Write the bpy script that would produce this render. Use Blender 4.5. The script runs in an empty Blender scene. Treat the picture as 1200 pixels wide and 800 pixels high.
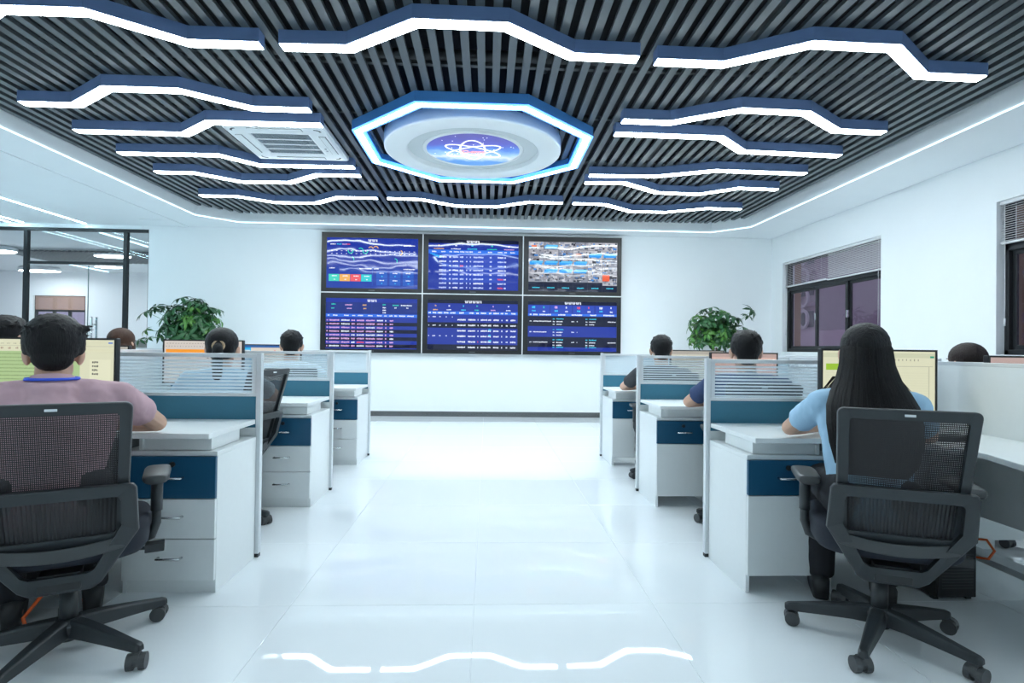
import bpy, bmesh, math, random
from mathutils import Vector, Matrix
random.seed(7)
sc = bpy.context.scene
COL = sc.collection
PI = math.pi

# ------------------------------------------------------------------ camera
EYE = 1.15
def make_camera():
    f, yaw, pitch, roll = 668.0, .0433, .0108, .0125      # focal length in pixels of a 1200 wide frame
    fw = Vector((math.sin(yaw)*math.cos(pitch), math.cos(yaw)*math.cos(pitch), math.sin(pitch)))
    r = Vector((math.cos(yaw), -math.sin(yaw), 0)); u = r.cross(fw)
    r2 = math.cos(roll)*r + math.sin(roll)*u
    u2 = -math.sin(roll)*r + math.cos(roll)*u
    cd = bpy.data.cameras.new('camera'); cam = bpy.data.objects.new('camera', cd); COL.objects.link(cam)
    cd.sensor_width = 36; cd.lens = 36*f/1200; cd.clip_start = .05; cd.clip_end = 400
    m = Matrix((r2, u2, -fw)).transposed().to_4x4(); m.translation = (0, 0, EYE)
    cam.matrix_world = m; sc.camera = cam
make_camera()

# ------------------------------------------------------------------ sky, exposure
sc.view_settings.view_transform = 'Standard'; sc.view_settings.look = 'None'
sc.view_settings.gamma = 1; sc.view_settings.use_curve_mapping = False
sc.view_settings.exposure = 0.15
LIGHT = 26.0        # strength of the white ceiling fixtures
REAR_FILL = 14.0         # strength of the unseen line lights added to brighten the near end
COVE = 2.6          # strength of the LED cove lines
def make_world():
    w = bpy.data.worlds.new('dusk_sky'); sc.world = w; w.use_nodes = True
    n = w.node_tree.nodes; l = w.node_tree.links
    bg = n['Background']; tc = n.new('ShaderNodeTexCoord'); sp = n.new('ShaderNodeSeparateXYZ'); cr = n.new('ShaderNodeValToRGB')
    l.new(tc.outputs['Generated'], sp.inputs[0]); l.new(sp.outputs['Z'], cr.inputs[0]); l.new(cr.outputs[0], bg.inputs[0])
    cr.color_ramp.elements[0].position = 0; cr.color_ramp.elements[0].color = (.29, .26, .33, 1)
    cr.color_ramp.elements[1].position = .7; cr.color_ramp.elements[1].color = (.20, .21, .32, 1)
    bg.inputs[1].default_value = 1.7
make_world()
sc.cycles.diffuse_bounces = 7; sc.cycles.max_bounces = 14; sc.cycles.transparent_max_bounces = 24

# ------------------------------------------------------------------ materials
MATS = {}
def mat(name, col, rough=.5, metal=0., spec=.5, noise=0., nscale=8., bump=0., bscale=60., stretch=None, emit=None, es=0., coat=0.):
    if name in MATS: return MATS[name]
    m = bpy.data.materials.new(name); m.use_nodes = True
    nt = m.node_tree; n = nt.nodes; l = nt.links; b = n['Principled BSDF']
    b.inputs['Base Color'].default_value = (*col, 1); b.inputs['Roughness'].default_value = rough
    b.inputs['Metallic'].default_value = metal; b.inputs['Specular IOR Level'].default_value = spec
    if coat: b.inputs['Coat Weight'].default_value = coat; b.inputs['Coat Roughness'].default_value = .05
    tc = n.new('ShaderNodeTexCoord'); mp = n.new('ShaderNodeMapping'); l.new(tc.outputs['Object'], mp.inputs[0])
    if stretch: mp.inputs['Scale'].default_value = stretch
    if noise:
        t = n.new('ShaderNodeTexNoise'); t.inputs['Scale'].default_value = nscale; t.inputs['Detail'].default_value = 4
        l.new(mp.outputs[0], t.inputs['Vector'])
        mr = n.new('ShaderNodeMapRange'); mr.inputs['To Min'].default_value = 1-noise; mr.inputs['To Max'].default_value = 1+noise
        l.new(t.outputs[0], mr.inputs[0])
        mx = n.new('ShaderNodeVectorMath'); mx.operation = 'SCALE'; mx.inputs[0].default_value = col
        l.new(mr.outputs[0], mx.inputs['Scale']); l.new(mx.outputs[0], b.inputs['Base Color'])
    if bump:
        t2 = n.new('ShaderNodeTexNoise'); t2.inputs['Scale'].default_value = bscale; t2.inputs['Detail'].default_value = 3
        l.new(mp.outputs[0], t2.inputs['Vector'])
        bp = n.new('ShaderNodeBump'); bp.inputs['Strength'].default_value = bump; bp.inputs['Distance'].default_value = .01
        l.new(t2.outputs[0], bp.inputs['Height']); l.new(bp.outputs[0], b.inputs['Normal'])
    if emit:
        b.inputs['Emission Color'].default_value = (*emit, 1); b.inputs['Emission Strength'].default_value = es
    MATS[name] = m; return m
def emat(name, col, s):
    return mat(name, (.8, .8, .8), .4, emit=col, es=s)
def glass_mat(name, tint=(1, 1, 1), through=.9, rough=.0):
    if name in MATS: return MATS[name]
    m = bpy.data.materials.new(name); m.use_nodes = True; n = m.node_tree.nodes; l = m.node_tree.links
    n.remove(n['Principled BSDF']); out = n['Material Output']
    tr = n.new('ShaderNodeBsdfTransparent'); tr.inputs[0].default_value = (*[c*through for c in tint], 1)
    gl = n.new('ShaderNodeBsdfGlossy'); gl.inputs['Roughness'].default_value = rough; gl.inputs[0].default_value = (1, 1, 1, 1)
    fr = n.new('ShaderNodeFresnel'); fr.inputs[0].default_value = 1.5
    ge = n.new('ShaderNodeNewGeometry'); sb = n.new('ShaderNodeMath'); sb.operation = 'SUBTRACT'; sb.inputs[0].default_value = 1; l.new(ge.outputs['Backfacing'], sb.inputs[1])
    ml = n.new('ShaderNodeMath'); ml.operation = 'MULTIPLY'; l.new(fr.outputs[0], ml.inputs[0]); l.new(sb.outputs[0], ml.inputs[1])      # one reflection per pane, at its entry face
    mx = n.new('ShaderNodeMixShader'); l.new(ml.outputs[0], mx.inputs[0]); l.new(tr.outputs[0], mx.inputs[1]); l.new(gl.outputs[0], mx.inputs[2])
    l.new(mx.outputs[0], out.inputs[0]); MATS[name] = m; return m
def veil_mat(name, col, alpha, kind='plain', scale=260.):
    """cloth or frosting that lets part of the light through; 'weave' = fine grid of threads with open holes"""
    if name in MATS: return MATS[name]
    m = bpy.data.materials.new(name); m.use_nodes = True; n = m.node_tree.nodes; l = m.node_tree.links
    b = n['Principled BSDF']; out = n['Material Output']; b.inputs['Base Color'].default_value = (*col, 1); b.inputs['Roughness'].default_value = .6
    tr = n.new('ShaderNodeBsdfTransparent'); mx = n.new('ShaderNodeMixShader')
    l.new(tr.outputs[0], mx.inputs[1]); l.new(b.outputs[0], mx.inputs[2]); l.new(mx.outputs[0], out.inputs[0])
    mx.inputs[0].default_value = alpha
    if kind == 'weave':
        tc = n.new('ShaderNodeTexCoord'); sp = n.new('ShaderNodeSeparateXYZ'); l.new(tc.outputs['Object'], sp.inputs[0])
        outs = []
        for ax, f in (('X', scale), ('Z', scale*.8)):
            a = n.new('ShaderNodeMath'); a.operation = 'MULTIPLY'; a.inputs[1].default_value = f; l.new(sp.outputs[ax], a.inputs[0])
            s = n.new('ShaderNodeMath'); s.operation = 'FRACT'; l.new(a.outputs[0], s.inputs[0])
            g = n.new('ShaderNodeMath'); g.operation = 'LESS_THAN'; g.inputs[1].default_value = alpha; l.new(s.outputs[0], g.inputs[0]); outs.append(g)
        mxm = n.new('ShaderNodeMath'); mxm.operation = 'MAXIMUM'; l.new(outs[0].outputs[0], mxm.inputs[0]); l.new(outs[1].outputs[0], mxm.inputs[1])
        l.new(mxm.outputs[0], mx.inputs[0])
    MATS[name] = m; return m
def print_mat(name, strength, gloss=True):
    """backlit picture whose flat colours are stored per face"""
    if name in MATS: return MATS[name]
    m = bpy.data.materials.new(name); m.use_nodes = True; n = m.node_tree.nodes; l = m.node_tree.links; b = n['Principled BSDF']
    a = n.new('ShaderNodeVertexColor'); a.layer_name = 'print'
    b.inputs['Base Color'].default_value = (.01, .01, .012, 1); b.inputs['Roughness'].default_value = .045 if gloss else .5
    l.new(a.outputs[0], b.inputs['Emission Color']); b.inputs['Emission Strength'].default_value = strength
    MATS[name] = m; return m

WHITE = mat('white_paint', (.86, .89, .90), .6, noise=.02, nscale=3, bump=.03, bscale=120)
CEILW = mat('white_ceiling_paint', (.86, .90, .92), .7, noise=.02, nscale=2)
LAM = mat('white_laminate', (.80, .83, .83), .32, noise=.02, nscale=30)
LAMG = mat('grey_laminate', (.55, .58, .58), .4, noise=.03, nscale=30)
DARKPANEL = mat('shaded_grey_panel', (.30, .32, .33), .5, noise=.03)
BLUEP = mat('teal_panel', (.032, .165, .25), .45, noise=.05, nscale=60, bump=.04, bscale=400)
BLUED = mat('blue_drawer', (.010, .085, .17), .35, noise=.04, nscale=40)
ALU = mat('aluminium', (.70, .73, .75), .35, .35, noise=.02, nscale=20)
CHROME = mat('brushed_steel', (.62, .64, .66), .25, 1., noise=.04, nscale=60)
BLACK = mat('black_plastic', (.016, .018, .02), .45, noise=.08, nscale=60)
CHAIRP = mat('charcoal_plastic', (.026, .031, .035), .42, noise=.06, nscale=50, bump=.05, bscale=500)
CHAIRL = mat('grey_plastic', (.05, .054, .057), .45, noise=.06, nscale=50)
SEATF = mat('navy_seat_fabric', (.012, .016, .026), .85, noise=.15, nscale=300, bump=.1, bscale=600)
MESHW = veil_mat('chair_mesh_cloth', (.022, .02, .022), .58, 'weave', 190)
SLAT = mat('grey_slat_metal', (.092, .110, .120), .38, .2, noise=.05, nscale=4, stretch=(3, .4, 3))
PLENUM = mat('dark_void_paint', (.007, .008, .010), .8, noise=.2, nscale=2)
DUCT = mat('duct_metal', (.10, .11, .115), .5, .4, noise=.15, nscale=3)
HOUSE = mat('blue_grey_housing', (.13, .21, .40), .45, noise=.03)
LAMP = emat('white_diffuser', (.85, .96, 1.), LIGHT)
RINGL = emat('ring_diffuser', (.72, .9, 1.), LIGHT)
RINGB = emat('ring_blue_halo_edge', (.008, .25, 1.), 2.2)
LED = emat('cove_led', (.62, .88, 1.), COVE)
FRAME = mat('dark_aluminium', (.022, .025, .028), .4, .3, noise=.06, nscale=30)
GLASS = glass_mat('clear_glass', (.94, .99, 1.), .93)
GLASSW = glass_mat('window_glass', (.95, .93, 1.), .9)
CLEAR = glass_mat('partition_glass', (.93, .97, 1.), .92)
FROST = veil_mat('frosted_film', (.80, .86, .88), .72)
nt = FROST.node_tree; tl = nt.nodes.new('ShaderNodeBsdfTranslucent'); tl.inputs[0].default_value = (.86, .92, .94, 1); ms = nt.nodes.new('ShaderNodeMixShader'); ms.inputs[0].default_value = .55
mo = [x for x in nt.nodes if x.type == 'MIX_SHADER' and x != ms][0]; nt.links.new(nt.nodes['Principled BSDF'].outputs[0], ms.inputs[1]); nt.links.new(tl.outputs[0], ms.inputs[2]); nt.links.new(ms.outputs[0], mo.inputs[2])
BEZEL = mat('black_bezel', (.012, .013, .015), .3, noise=.05)
SKIN = mat('skin', (.60, .36, .255), .5, noise=.06, nscale=20, bump=.03, bscale=200)
HAIRB = mat('black_hair', (.006, .0055, .0065), .5, spec=.28, noise=.5, nscale=30, bump=.5, bscale=40, stretch=(9, 9, .8))
HAIRN = mat('brown_hair', (.05, .021, .011), .5, spec=.28, noise=.5, nscale=30, bump=.5, bscale=40, stretch=(9, 9, .8))
LEAFM = mat('green_leaf', (.022, .10, .030), .4, noise=.35, nscale=9)
LEAFL = mat('young_green_leaf', (.065, .20, .030), .4, noise=.3, nscale=9)
BARK = mat('bark', (.14, .09, .05), .8, noise=.3, nscale=30, bump=.4, bscale=60)
POTM = mat('grey_ceramic', (.55, .56, .56), .3, noise=.03)
SOIL = mat('soil', (.03, .02, .014), .95, noise=.4, nscale=60, bump=.5, bscale=90)
ORANGE = mat('orange_cable', (.75, .12, .02), .5, noise=.05)

# ------------------------------------------------------------------ mesh helpers
class MB:
    """collects shapes and links them as one mesh object; xf=(a,b) maps x to a+b*x so a piece can be mirrored"""
    def __init__(s, xf=(0, 1)): s.v = []; s.f = []; s.c = []; s.a, s.b = xf
    def add(s, vs, fs, col=None):
        k = len(s.v); s.v += [(s.a + s.b*p[0], p[1], p[2]) for p in vs]
        for f in fs:
            g = [k+i for i in f]; s.f.append(g[::-1] if s.b < 0 else g); s.c.append(col)
        return s
    def box(s, x0, x1, y0, y1, z0, z1, col=None):
        return s.add([(x, y, z) for z in (z0, z1) for y in (y0, y1) for x in (x0, x1)],
                     [(0, 2, 3, 1), (4, 5, 7, 6), (0, 1, 5, 4), (2, 6, 7, 3), (0, 4, 6, 2), (1, 3, 7, 5)], col)
    def prism(s, poly, z0, z1):
        n = len(poly)
        return s.add([(x, y, z0) for x, y in poly] + [(x, y, z1) for x, y in poly],
                     [tuple(range(n))[::-1], tuple(range(n, 2*n))] + [(i, (i+1) % n, n+(i+1) % n, n+i) for i in range(n)])
    def rings(s, rs, cap0=True, cap1=True):
        n = len(rs[0]); vs = [p for r in rs for p in r]; fs = []
        for k in range(len(rs)-1):
            for i in range(n):
                j = (i+1) % n; fs.append((k*n+i, k*n+j, (k+1)*n+j, (k+1)*n+i))
        if cap0: fs.append(tuple(range(n))[::-1])
        if cap1: fs.append(tuple(range((len(rs)-1)*n, len(rs)*n)))
        return s.add(vs, fs)
    def tube(s, pts, r, n=10, r1=None, flat=1.):
        pts = [Vector(p) for p in pts]; rs = []; m = len(pts)
        t0 = (pts[1]-pts[0]).normalized(); up = Vector((0, 0, 1)) if abs(t0.z) < .9 else Vector((0, 1, 0))
        for i, p in enumerate(pts):
            t = ((pts[min(i+1, m-1)]-pts[i]).normalized() + (pts[i]-pts[max(i-1, 0)]).normalized()).normalized()
            a = t.cross(up).normalized(); up = a.cross(t).normalized()
            q = r if r1 is None else r + (r1-r)*i/(m-1)
            rs.append([tuple(p + a*math.cos(2*PI*k/n)*q - up*math.sin(2*PI*k/n)*q*flat) for k in range(n)])
        return s.rings(rs)
    def capsule(s, p0, p1, r0, r1, n=12, flat0=False, flat1=False, squash=None):
        p0 = Vector(p0); p1 = Vector(p1); d = p1-p0; L = d.length; t = d.normalized() if L > 1e-6 else Vector((0, 0, 1))
        up = Vector((0, 0, 1)) if abs(t.z) < .9 else Vector((0, 1, 0))
        a = t.cross(up).normalized(); b = t.cross(a).normalized(); rs = []
        sec = ([] if flat0 else [(-math.cos(x), math.sin(x), 0) for x in (.25, .7, 1.15)]) + [(0, 1, 0), (0, 1, 1)] + \
              ([] if flat1 else [(math.cos(x), math.sin(x), 1) for x in (1.15, .7, .25)])
        for off, rad, e in sec:
            r = r1 if e else r0; c = (p1 if e else p0) + t*off*r
            rs.append([tuple(c + (a*math.cos(2*PI*k/n)*(squash[0] if squash else 1) + b*math.sin(2*PI*k/n)*(squash[1] if squash else 1))*r*rad) for k in range(n)])
        return s.rings(rs)
    def ell(s, c, r, rot=None, n=16, m=10):
        rs = []; R = rot.to_matrix() if rot else Matrix.Identity(3); c = Vector(c)
        for j in range(m):
            ph = PI*(j+.5)/m - PI/2
            rs.append([tuple(c + R @ Vector((r[0]*math.cos(ph)*math.cos(2*PI*k/n), r[1]*math.cos(ph)*math.sin(2*PI*k/n), r[2]*math.sin(ph)))) for k in range(n)])
        return s.rings(rs)
    def lathe(s, prof, n=32, c=(0, 0, 0)):
        return s.rings([[(c[0]+r*math.cos(2*PI*k/n), c[1]+r*math.sin(2*PI*k/n), c[2]+z) for k in range(n)] for r, z in prof])
    def quad(s, x0, x1, z0, z1, y, col):      # upright picture element facing -y
        return s.add([(x0, y, z0), (x1, y, z0), (x1, y, z1), (x0, y, z1)], [(0, 1, 2, 3)], col)
    def build(s, name, m, parent=None, smooth=False, bevel=0., seg=2, local=False):
        off = Vector((0, 0, 0))
        if parent is not None and not local:
            p = parent
            while p is not None: off += p.location; p = p.parent
        me = bpy.data.meshes.new(name); me.from_pydata([tuple(Vector(v)-off) for v in s.v], [], s.f); me.materials.append(m)
        if any(c is not None for c in s.c):
            at = me.color_attributes.new('print', 'FLOAT_COLOR', 'CORNER'); i = 0
            for f, c in zip(me.polygons, s.c):
                for li in f.loop_indices: at.data[li].color = (*(c or (0, 0, 0)), 1)
        me.update()
        o = bpy.data.objects.new(name, me); COL.objects.link(o)
        if parent is not None: o.parent = parent
        if smooth:
            me.polygons.foreach_set('use_smooth', [True]*len(me.polygons))
        if bevel:
            b = o.modifiers.new('edge', 'BEVEL'); b.width = bevel; b.segments = seg; b.limit_method = 'ANGLE'; b.angle_limit = .6
        return o
def tag(o, label=None, cat=None, group=None, kind=None):
    if label: o['label'] = label
    if cat: o['category'] = cat
    if group: o['group'] = group
    if kind: o['kind'] = kind
    return o
def empty(name, loc=(0, 0, 0), rz=0., label=None, cat=None, group=None, kind=None):
    o = bpy.data.objects.new(name, None); COL.objects.link(o); o.location = loc; o.rotation_euler = (0, 0, rz)
    o.empty_display_size = .1
    return tag(o, label, cat, group, kind)
def struct(o): o['kind'] = 'structure'; return o
def copy_tree(o, parent=None):
    c = o.copy(); COL.objects.link(c)
    if parent is not None: c.parent = parent
    for ch in o.children: copy_tree(ch, c)
    return c
def link_mesh(name, me, parent, loc=(0, 0, 0), rot=None):
    o = bpy.data.objects.new(name, me); COL.objects.link(o); o.parent = parent; o.location = loc
    if rot is not None: o.rotation_euler = rot
    return o
def rrect(w0, w1, z0, z1, r, k=5):
    """outline of a rounded four-sided panel, width w0 at z0 and w1 at z1"""
    cs = [(-w0/2, z0, PI, 1), (w0/2, z0, 1.5*PI, 1), (w1/2, z1, 0, 1), (-w1/2, z1, .5*PI, 1)]; out = []
    for i, (x, z, a, _) in enumerate(cs):
        cx = x + (r if x < 0 else -r); cz = z + (r if i < 2 else -r)
        for j in range(k+1):
            t = a + j*PI/2/k; out.append((cx+r*math.cos(t), cz+r*math.sin(t)))
    return out

# ================================================================== SETTING
XR, XL, YB, YF = 4.8, -9.2, 9.45, -2.2
ZS, ZT = 3.05, 3.20                                # soffit and underside of the slats
TX0, TX1, TY0, TY1, CH = -4.35, 4.05, 2.30, 9.07, .45
TRAY = [(TX0+CH, TY0), (TX1-CH, TY0), (TX1, TY0+CH), (TX1, TY1-CH), (TX1-CH, TY1), (TX0+CH, TY1), (TX0, TY1-CH), (TX0, TY0+CH)]

# floor: white polished tiles 0.8 m
TILE = mat('polished_white_tile', (.82, .86, .88), .025, spec=.5, noise=.015, nscale=1.5)
GROUT = mat('pale_grout', (.84, .88, .90), .6, noise=.05, nscale=50)
m = MB(); m.box(XL-.1, XR+.1, YF-.1, YB+.02, -.12, -.004)
floor = struct(m.build('floor', GROUT))
def tile_mesh(w, d):
    t = MB(); g = .0007; e = .0014
    t.rings([[(g, g, -.012), (w-g, g, -.012), (w-g, d-g, -.012), (g, d-g, -.012)], [(g, g, -e*.6), (w-g, g, -e*.6), (w-g, d-g, -e*.6), (g, d-g, -e*.6)],
             [(g+e, g+e, 0), (w-g-e, g+e, 0), (w-g-e, d-g-e, 0), (g+e, d-g-e, 0)]])
    me = bpy.data.meshes.new('floor_tile'); me.from_pydata(t.v, [], t.f); me.materials.append(TILE); return me
TM = {}
xs = [-.045+.808*i for i in range(-12, 7)]; ys = [2.565+.808*i for i in range(-6, 10)]
xs = [XL] + [x for x in xs if XL+.05 < x < XR-.05] + [XR]; ys = [YF] + [y for y in ys if YF+.05 < y < YB-.05] + [YB]
for i in range(len(xs)-1):
    for j in range(len(ys)-1):
        w, d = round(xs[i+1]-xs[i], 3), round(ys[j+1]-ys[j], 3)
        if (w, d) not in TM: TM[(w, d)] = tile_mesh(w, d)
        link_mesh('floor_tile', TM[(w, d)], floor, (xs[i], ys[j], 0))

# walls
GX = -5.49                                          # right edge of the glazed part of the back wall
m = MB(); m.box(GX, XR+.2, YB, YB+.2, .085, ZS+.02); wb = struct(m.build('wall_back', WHITE))
m = MB(); m.box(XL-.2, GX, YB, YB+.2, 2.99, ZS+.02); m.build('lintel', WHITE, wb)
m = MB(); m.box(GX, XR, YB+.012, YB+.1, 0, .085); struct(m.build('baseboard_back', mat('dark_steel_skirting', (.16, .165, .165), .22, .8, noise=.08, nscale=3)))
m = MB(); m.box(XL-.2, XL, YF, YB, 0, ZS+.02); struct(m.build('wall_left', WHITE))
m = MB(); m.box(XL-.2, XR+.2, YF-.2, YF, 0, ZS+.02); struct(m.build('wall_front', WHITE))
WZ0, WZ1 = 1.14, 2.585
WIN = [(6.765, 9.09), (2.85, 5.18)]                 # windows along the right wall
m = MB(); m.box(XR, XR+.2, YF, YB, 0, WZ0); m.box(XR, XR+.2, YF, YB, WZ1, ZS+.02)
cuts = [YF] + [v for w in sorted(WIN) for v in w] + [YB]
for i in range(0, len(cuts), 2): m.box(XR, XR+.2, cuts[i], cuts[i+1], WZ0, WZ1)
struct(m.build('wall_right', WHITE))
for k, (s0, s1) in enumerate(((XR-.012, XR),)):
    m = MB(); m.box(s0, s1, YF, YB, 0, .085); struct(m.build('baseboard_right', MATS['dark_steel_skirting']))

# ceiling: soffit with a chamfered tray, dark void, slats
m = MB()
rect = [(XL, YF), (XR, YF), (XR, YB), (XL, YB)]
vs = [(x, y, ZS) for x, y in TRAY] + [(x, y, ZS) for x, y in rect]
m.add(vs, [(0, 1, 9, 8), (1, 2, 9), (2, 3, 10, 9), (3, 4, 10), (4, 5, 11, 10), (5, 6, 11), (6, 7, 8, 11), (7, 0, 8)])
vs2 = [(x, y, ZS) for x, y in TRAY] + [(x, y, ZT+.06) for x, y in TRAY]
m.add(vs2, [(i, (i+1) % 8, 8+(i+1) % 8, 8+i) for i in range(8)])
ceil = struct(m.build('ceiling', CEILW))
m = MB(); m.box(XL, XR, YF, YB, 3.72, 3.8)
m.add([(x, y, ZT+.06) for x, y in TRAY] + [(x, y, 3.72) for x, y in TRAY], [(i, (i+1) % 8, 8+(i+1) % 8, 8+i) for i in range(8)])
m.build('void_deck', PLENUM, ceil)
m = MB()
for y in (3.1, 4.28, 5.2, 6.4, 7.4, 8.4): m.box(TX0+.02, TX1-.02, y-.02, y+.02, ZT+.062, ZT+.09)
m.build('carrier_rail', DUCT, ceil)
for (x0, y0, x1, y1, r) in ((-4.2, 4.55, 3.9, 4.45, .05), (-2.9, 2.5, -2.9, 9.0, .09), (1.9, 2.5, 1.9, 9.0, .07), (-4.2, 6.9, 3.9, 6.95, .035), (-.8, 2.5, -.8, 4.6, .03), (.4, 2.5, .45, 4.7, .025)):
    m = MB(); m.tube([(x0, y0, 3.45), (x1, y1, 3.45)], r, 12); m.build('duct_pipe', DUCT, ceil, True)
def tray_span(x):
    if x < TX0+CH: c = TX0+CH-x
    elif x > TX1-CH: c = x-(TX1-CH)
    else: c = 0
    return TY0+c+.004, TY1-c-.004
PITCH = .1085; x = TX0+.05; k = 0
while x < TX1-.03:
    y0, y1 = tray_span(x + (.026 if x > 0 else -.026)); w = .0272
    m = MB(); m.box(x-w, x+w, y0, y1, ZT, ZT+.004); m.box(x-w, x-w+.003, y0, y1, ZT+.004, ZT+.028); m.box(x+w-.003, x+w, y0, y1, ZT+.004, ZT+.028)
    m.build('slat', SLAT, ceil); x += PITCH; k += 1

# LED cove line round the tray
m = MB(); n8 = len(TRAY)
def inset(poly, d):
    out = []
    for i in range(len(poly)):
        a = Vector(poly[i-1]); b = Vector(poly[i]); c = Vector(poly[(i+1) % len(poly)])
        n1 = (b-a).normalized(); n2 = (c-b).normalized(); n1 = Vector((-n1.y, n1.x)); n2 = Vector((-n2.y, n2.x))
        q = (n1+n2).normalized(); out.append(tuple(b + q*d/max(.2, q.dot(n1))))
    return out
ins = inset(TRAY, .012); ins0 = inset(TRAY, .002)
m.rings([[(x, y, ZS+.002) for x, y in ins0], [(x, y, ZS+.002) for x, y in ins], [(x, y, ZS+.009) for x, y in ins], [(x, y, ZS+.009) for x, y in ins0], [(x, y, ZS+.002) for x, y in ins0]], False, False)
tag(m.build('cove_light', LED), 'thin icy white LED line running round the edge of the slatted ceiling tray', 'light')
# thin LED lines set in the left ceiling
for i, (x0, y0, y1) in enumerate(((-6.45, 3.0, 9.4), (-7.42, 4.0, 9.4), (-7.62, 4.0, 9.4))):
    m = MB(); m.box(x0-.007, x0+.007, y0, y1, ZS-.006, ZS-.0005)
    tag(m.build('linear_light', emat('ceiling_led', (.55, .86, 1.), 42.)), ['thin LED line in the plain left ceiling, closest to the slatted tray', 'thin LED line in the left ceiling, middle one of three', 'thin LED line in the left ceiling, farthest from the slatted tray'][i], 'light', 'thin LED lines in the left ceiling')
m = MB(); m.box(-5.35, -4.98, 8.95, 9.3, ZS-.008, ZS-.0005); m.build('access_hatch', CEILW, ceil, bevel=.003)
m = MB(); m.box(-4.98, -4.86, YF, YB, ZS-.012, ZS-.0005); m.build('beam_edge', CEILW, ceil)

# windows in the right wall with blinds
BLIND = mat('white_blind_slat', (.72, .72, .73), .4, noise=.02)
def window(i, y0, y1):
    w = struct(empty('window_%d' % i, (XR+.1, (y0+y1)/2, WZ0)))
    X0, X1 = XR+.09, XR+.14
    m = MB(); m.box(X0-.01, X1+.01, y0, y1, WZ0, WZ0+.05); m.box(X0-.01, X1+.01, y0, y1, WZ1-.05, WZ1)
    m.box(X0-.01, X1+.01, y0, y0+.045, WZ0, WZ1); m.box(X0-.01, X1+.01, y1-.045, y1, WZ0, WZ1)
    m.box(X0-.01, X1+.01, y0, y1, 2.12, 2.19); m.build('window_frame', FRAME, w, bevel=.003)
    n = 3; L = (y1-y0-.09)/n
    for k in range(n):
        a = y0+.045+k*L; b = a+L; sx = 0 if k % 2 else .028
        s = MB(); t = .042
        s.box(X0+sx, X0+sx+.025, a-.01, a+t, WZ0+.05, 2.12); s.box(X0+sx, X0+sx+.025, b-t, b+.01, WZ0+.05, 2.12)
        s.box(X0+sx, X0+sx+.025, a+t, b-t, WZ0+.05, WZ0+.05+t); s.box(X0+sx, X0+sx+.025, a+t, b-t, 2.12-t, 2.12)
        so = s.build('sash', FRAME, w, bevel=.003)
        MB().box(X0+sx+.010, X0+sx+.015, a+t, b-t, WZ0+.05+t, 2.12-t).build('pane', GLASSW, so)
        MB().box(X0+.02, X0+.025, a+.01, b-.01, 2.19, WZ1-.05).build('upper_pane', GLASSW, w)
        if k < n-1: MB().box(X0-.012, X0+.028, b-.012, b+.012, 1.62, 1.72).build('window_latch', CHROME, so, bevel=.004)
    nb = 2; LB = (y1-y0-.03)/nb
    for k in range(nb):
        a = y0+.01+k*(LB+.01); b = a+LB; low = 2.165+.012*(k)
        bl = tag(empty('venetian_blind', (XR+.045, (a+b)/2, WZ1)), '%s white venetian blind, %s' % (['half-raised', 'half-raised'][k], [['nearer half of the window by the plant', 'farther half of the window, by the back corner'], ['near half of the window cut by the frame edge', 'far half of the window cut by the frame edge']][i-1][k]), 'blind', 'half-raised white venetian blinds')
        MB().box(XR+.022, XR+.06, a, b, WZ1-.035, WZ1-.002).build('headrail', BLIND, bl, bevel=.003)
        ti = (.0095, .0045)[k] if i == 1 else .005
        me = None; z = WZ1-.055
        while z > low+.03:
            if me is None:
                q = MB(); q.add([(-.0115, -(b-a)/2+.004, -ti), (.0115, -(b-a)/2+.004, ti), (.0115, (b-a)/2-.004, ti), (-.0115, (b-a)/2-.004, -ti),
                                 (-.0115, -(b-a)/2+.004, -ti+.0015), (.0115, -(b-a)/2+.004, ti+.0015), (.0115, (b-a)/2-.004, ti+.0015), (-.0115, (b-a)/2-.004, -ti+.0015)],
                                [(0, 3, 2, 1), (4, 5, 6, 7), (0, 1, 5, 4), (1, 2, 6, 5), (2, 3, 7, 6), (3, 0, 4, 7)])
                me = bpy.data.meshes.new('blind_slat'); me.from_pydata(q.v, [], q.f); me.materials.append(BLIND)
            link_mesh('blind_slat', me, bl, (-.004, 0, z-WZ1)); z -= .0215
        MB().box(XR+.028, XR+.054, a+.003, b-.003, low, low+.022).build('bottom_rail', BLIND, bl, bevel=.004)
        for yy in (a+.15, b-.15): MB().box(XR+.040, XR+.0415, yy-.001, yy+.001, low, WZ1-.03).build('ladder_cord', BLIND, bl)
        yy = b-.06 if k == nb-1 else a+.06
        MB().tube([(XR+.018, yy, WZ1-.03), (XR+.017, yy-.004, 1.62), (XR+.018, yy, 1.47)], .003, 6).tube([(XR+.018, yy, 1.48), (XR+.018, yy, 1.41)], .007, 8).build('pull_cord', BLIND, bl, True)
    MB().box(XR-.005, XR+.09, y0, y1, WZ0-.02, WZ0).build('window_sill', WHITE, w, bevel=.003)
window(1, *WIN[0]); window(2, *WIN[1])

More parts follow.
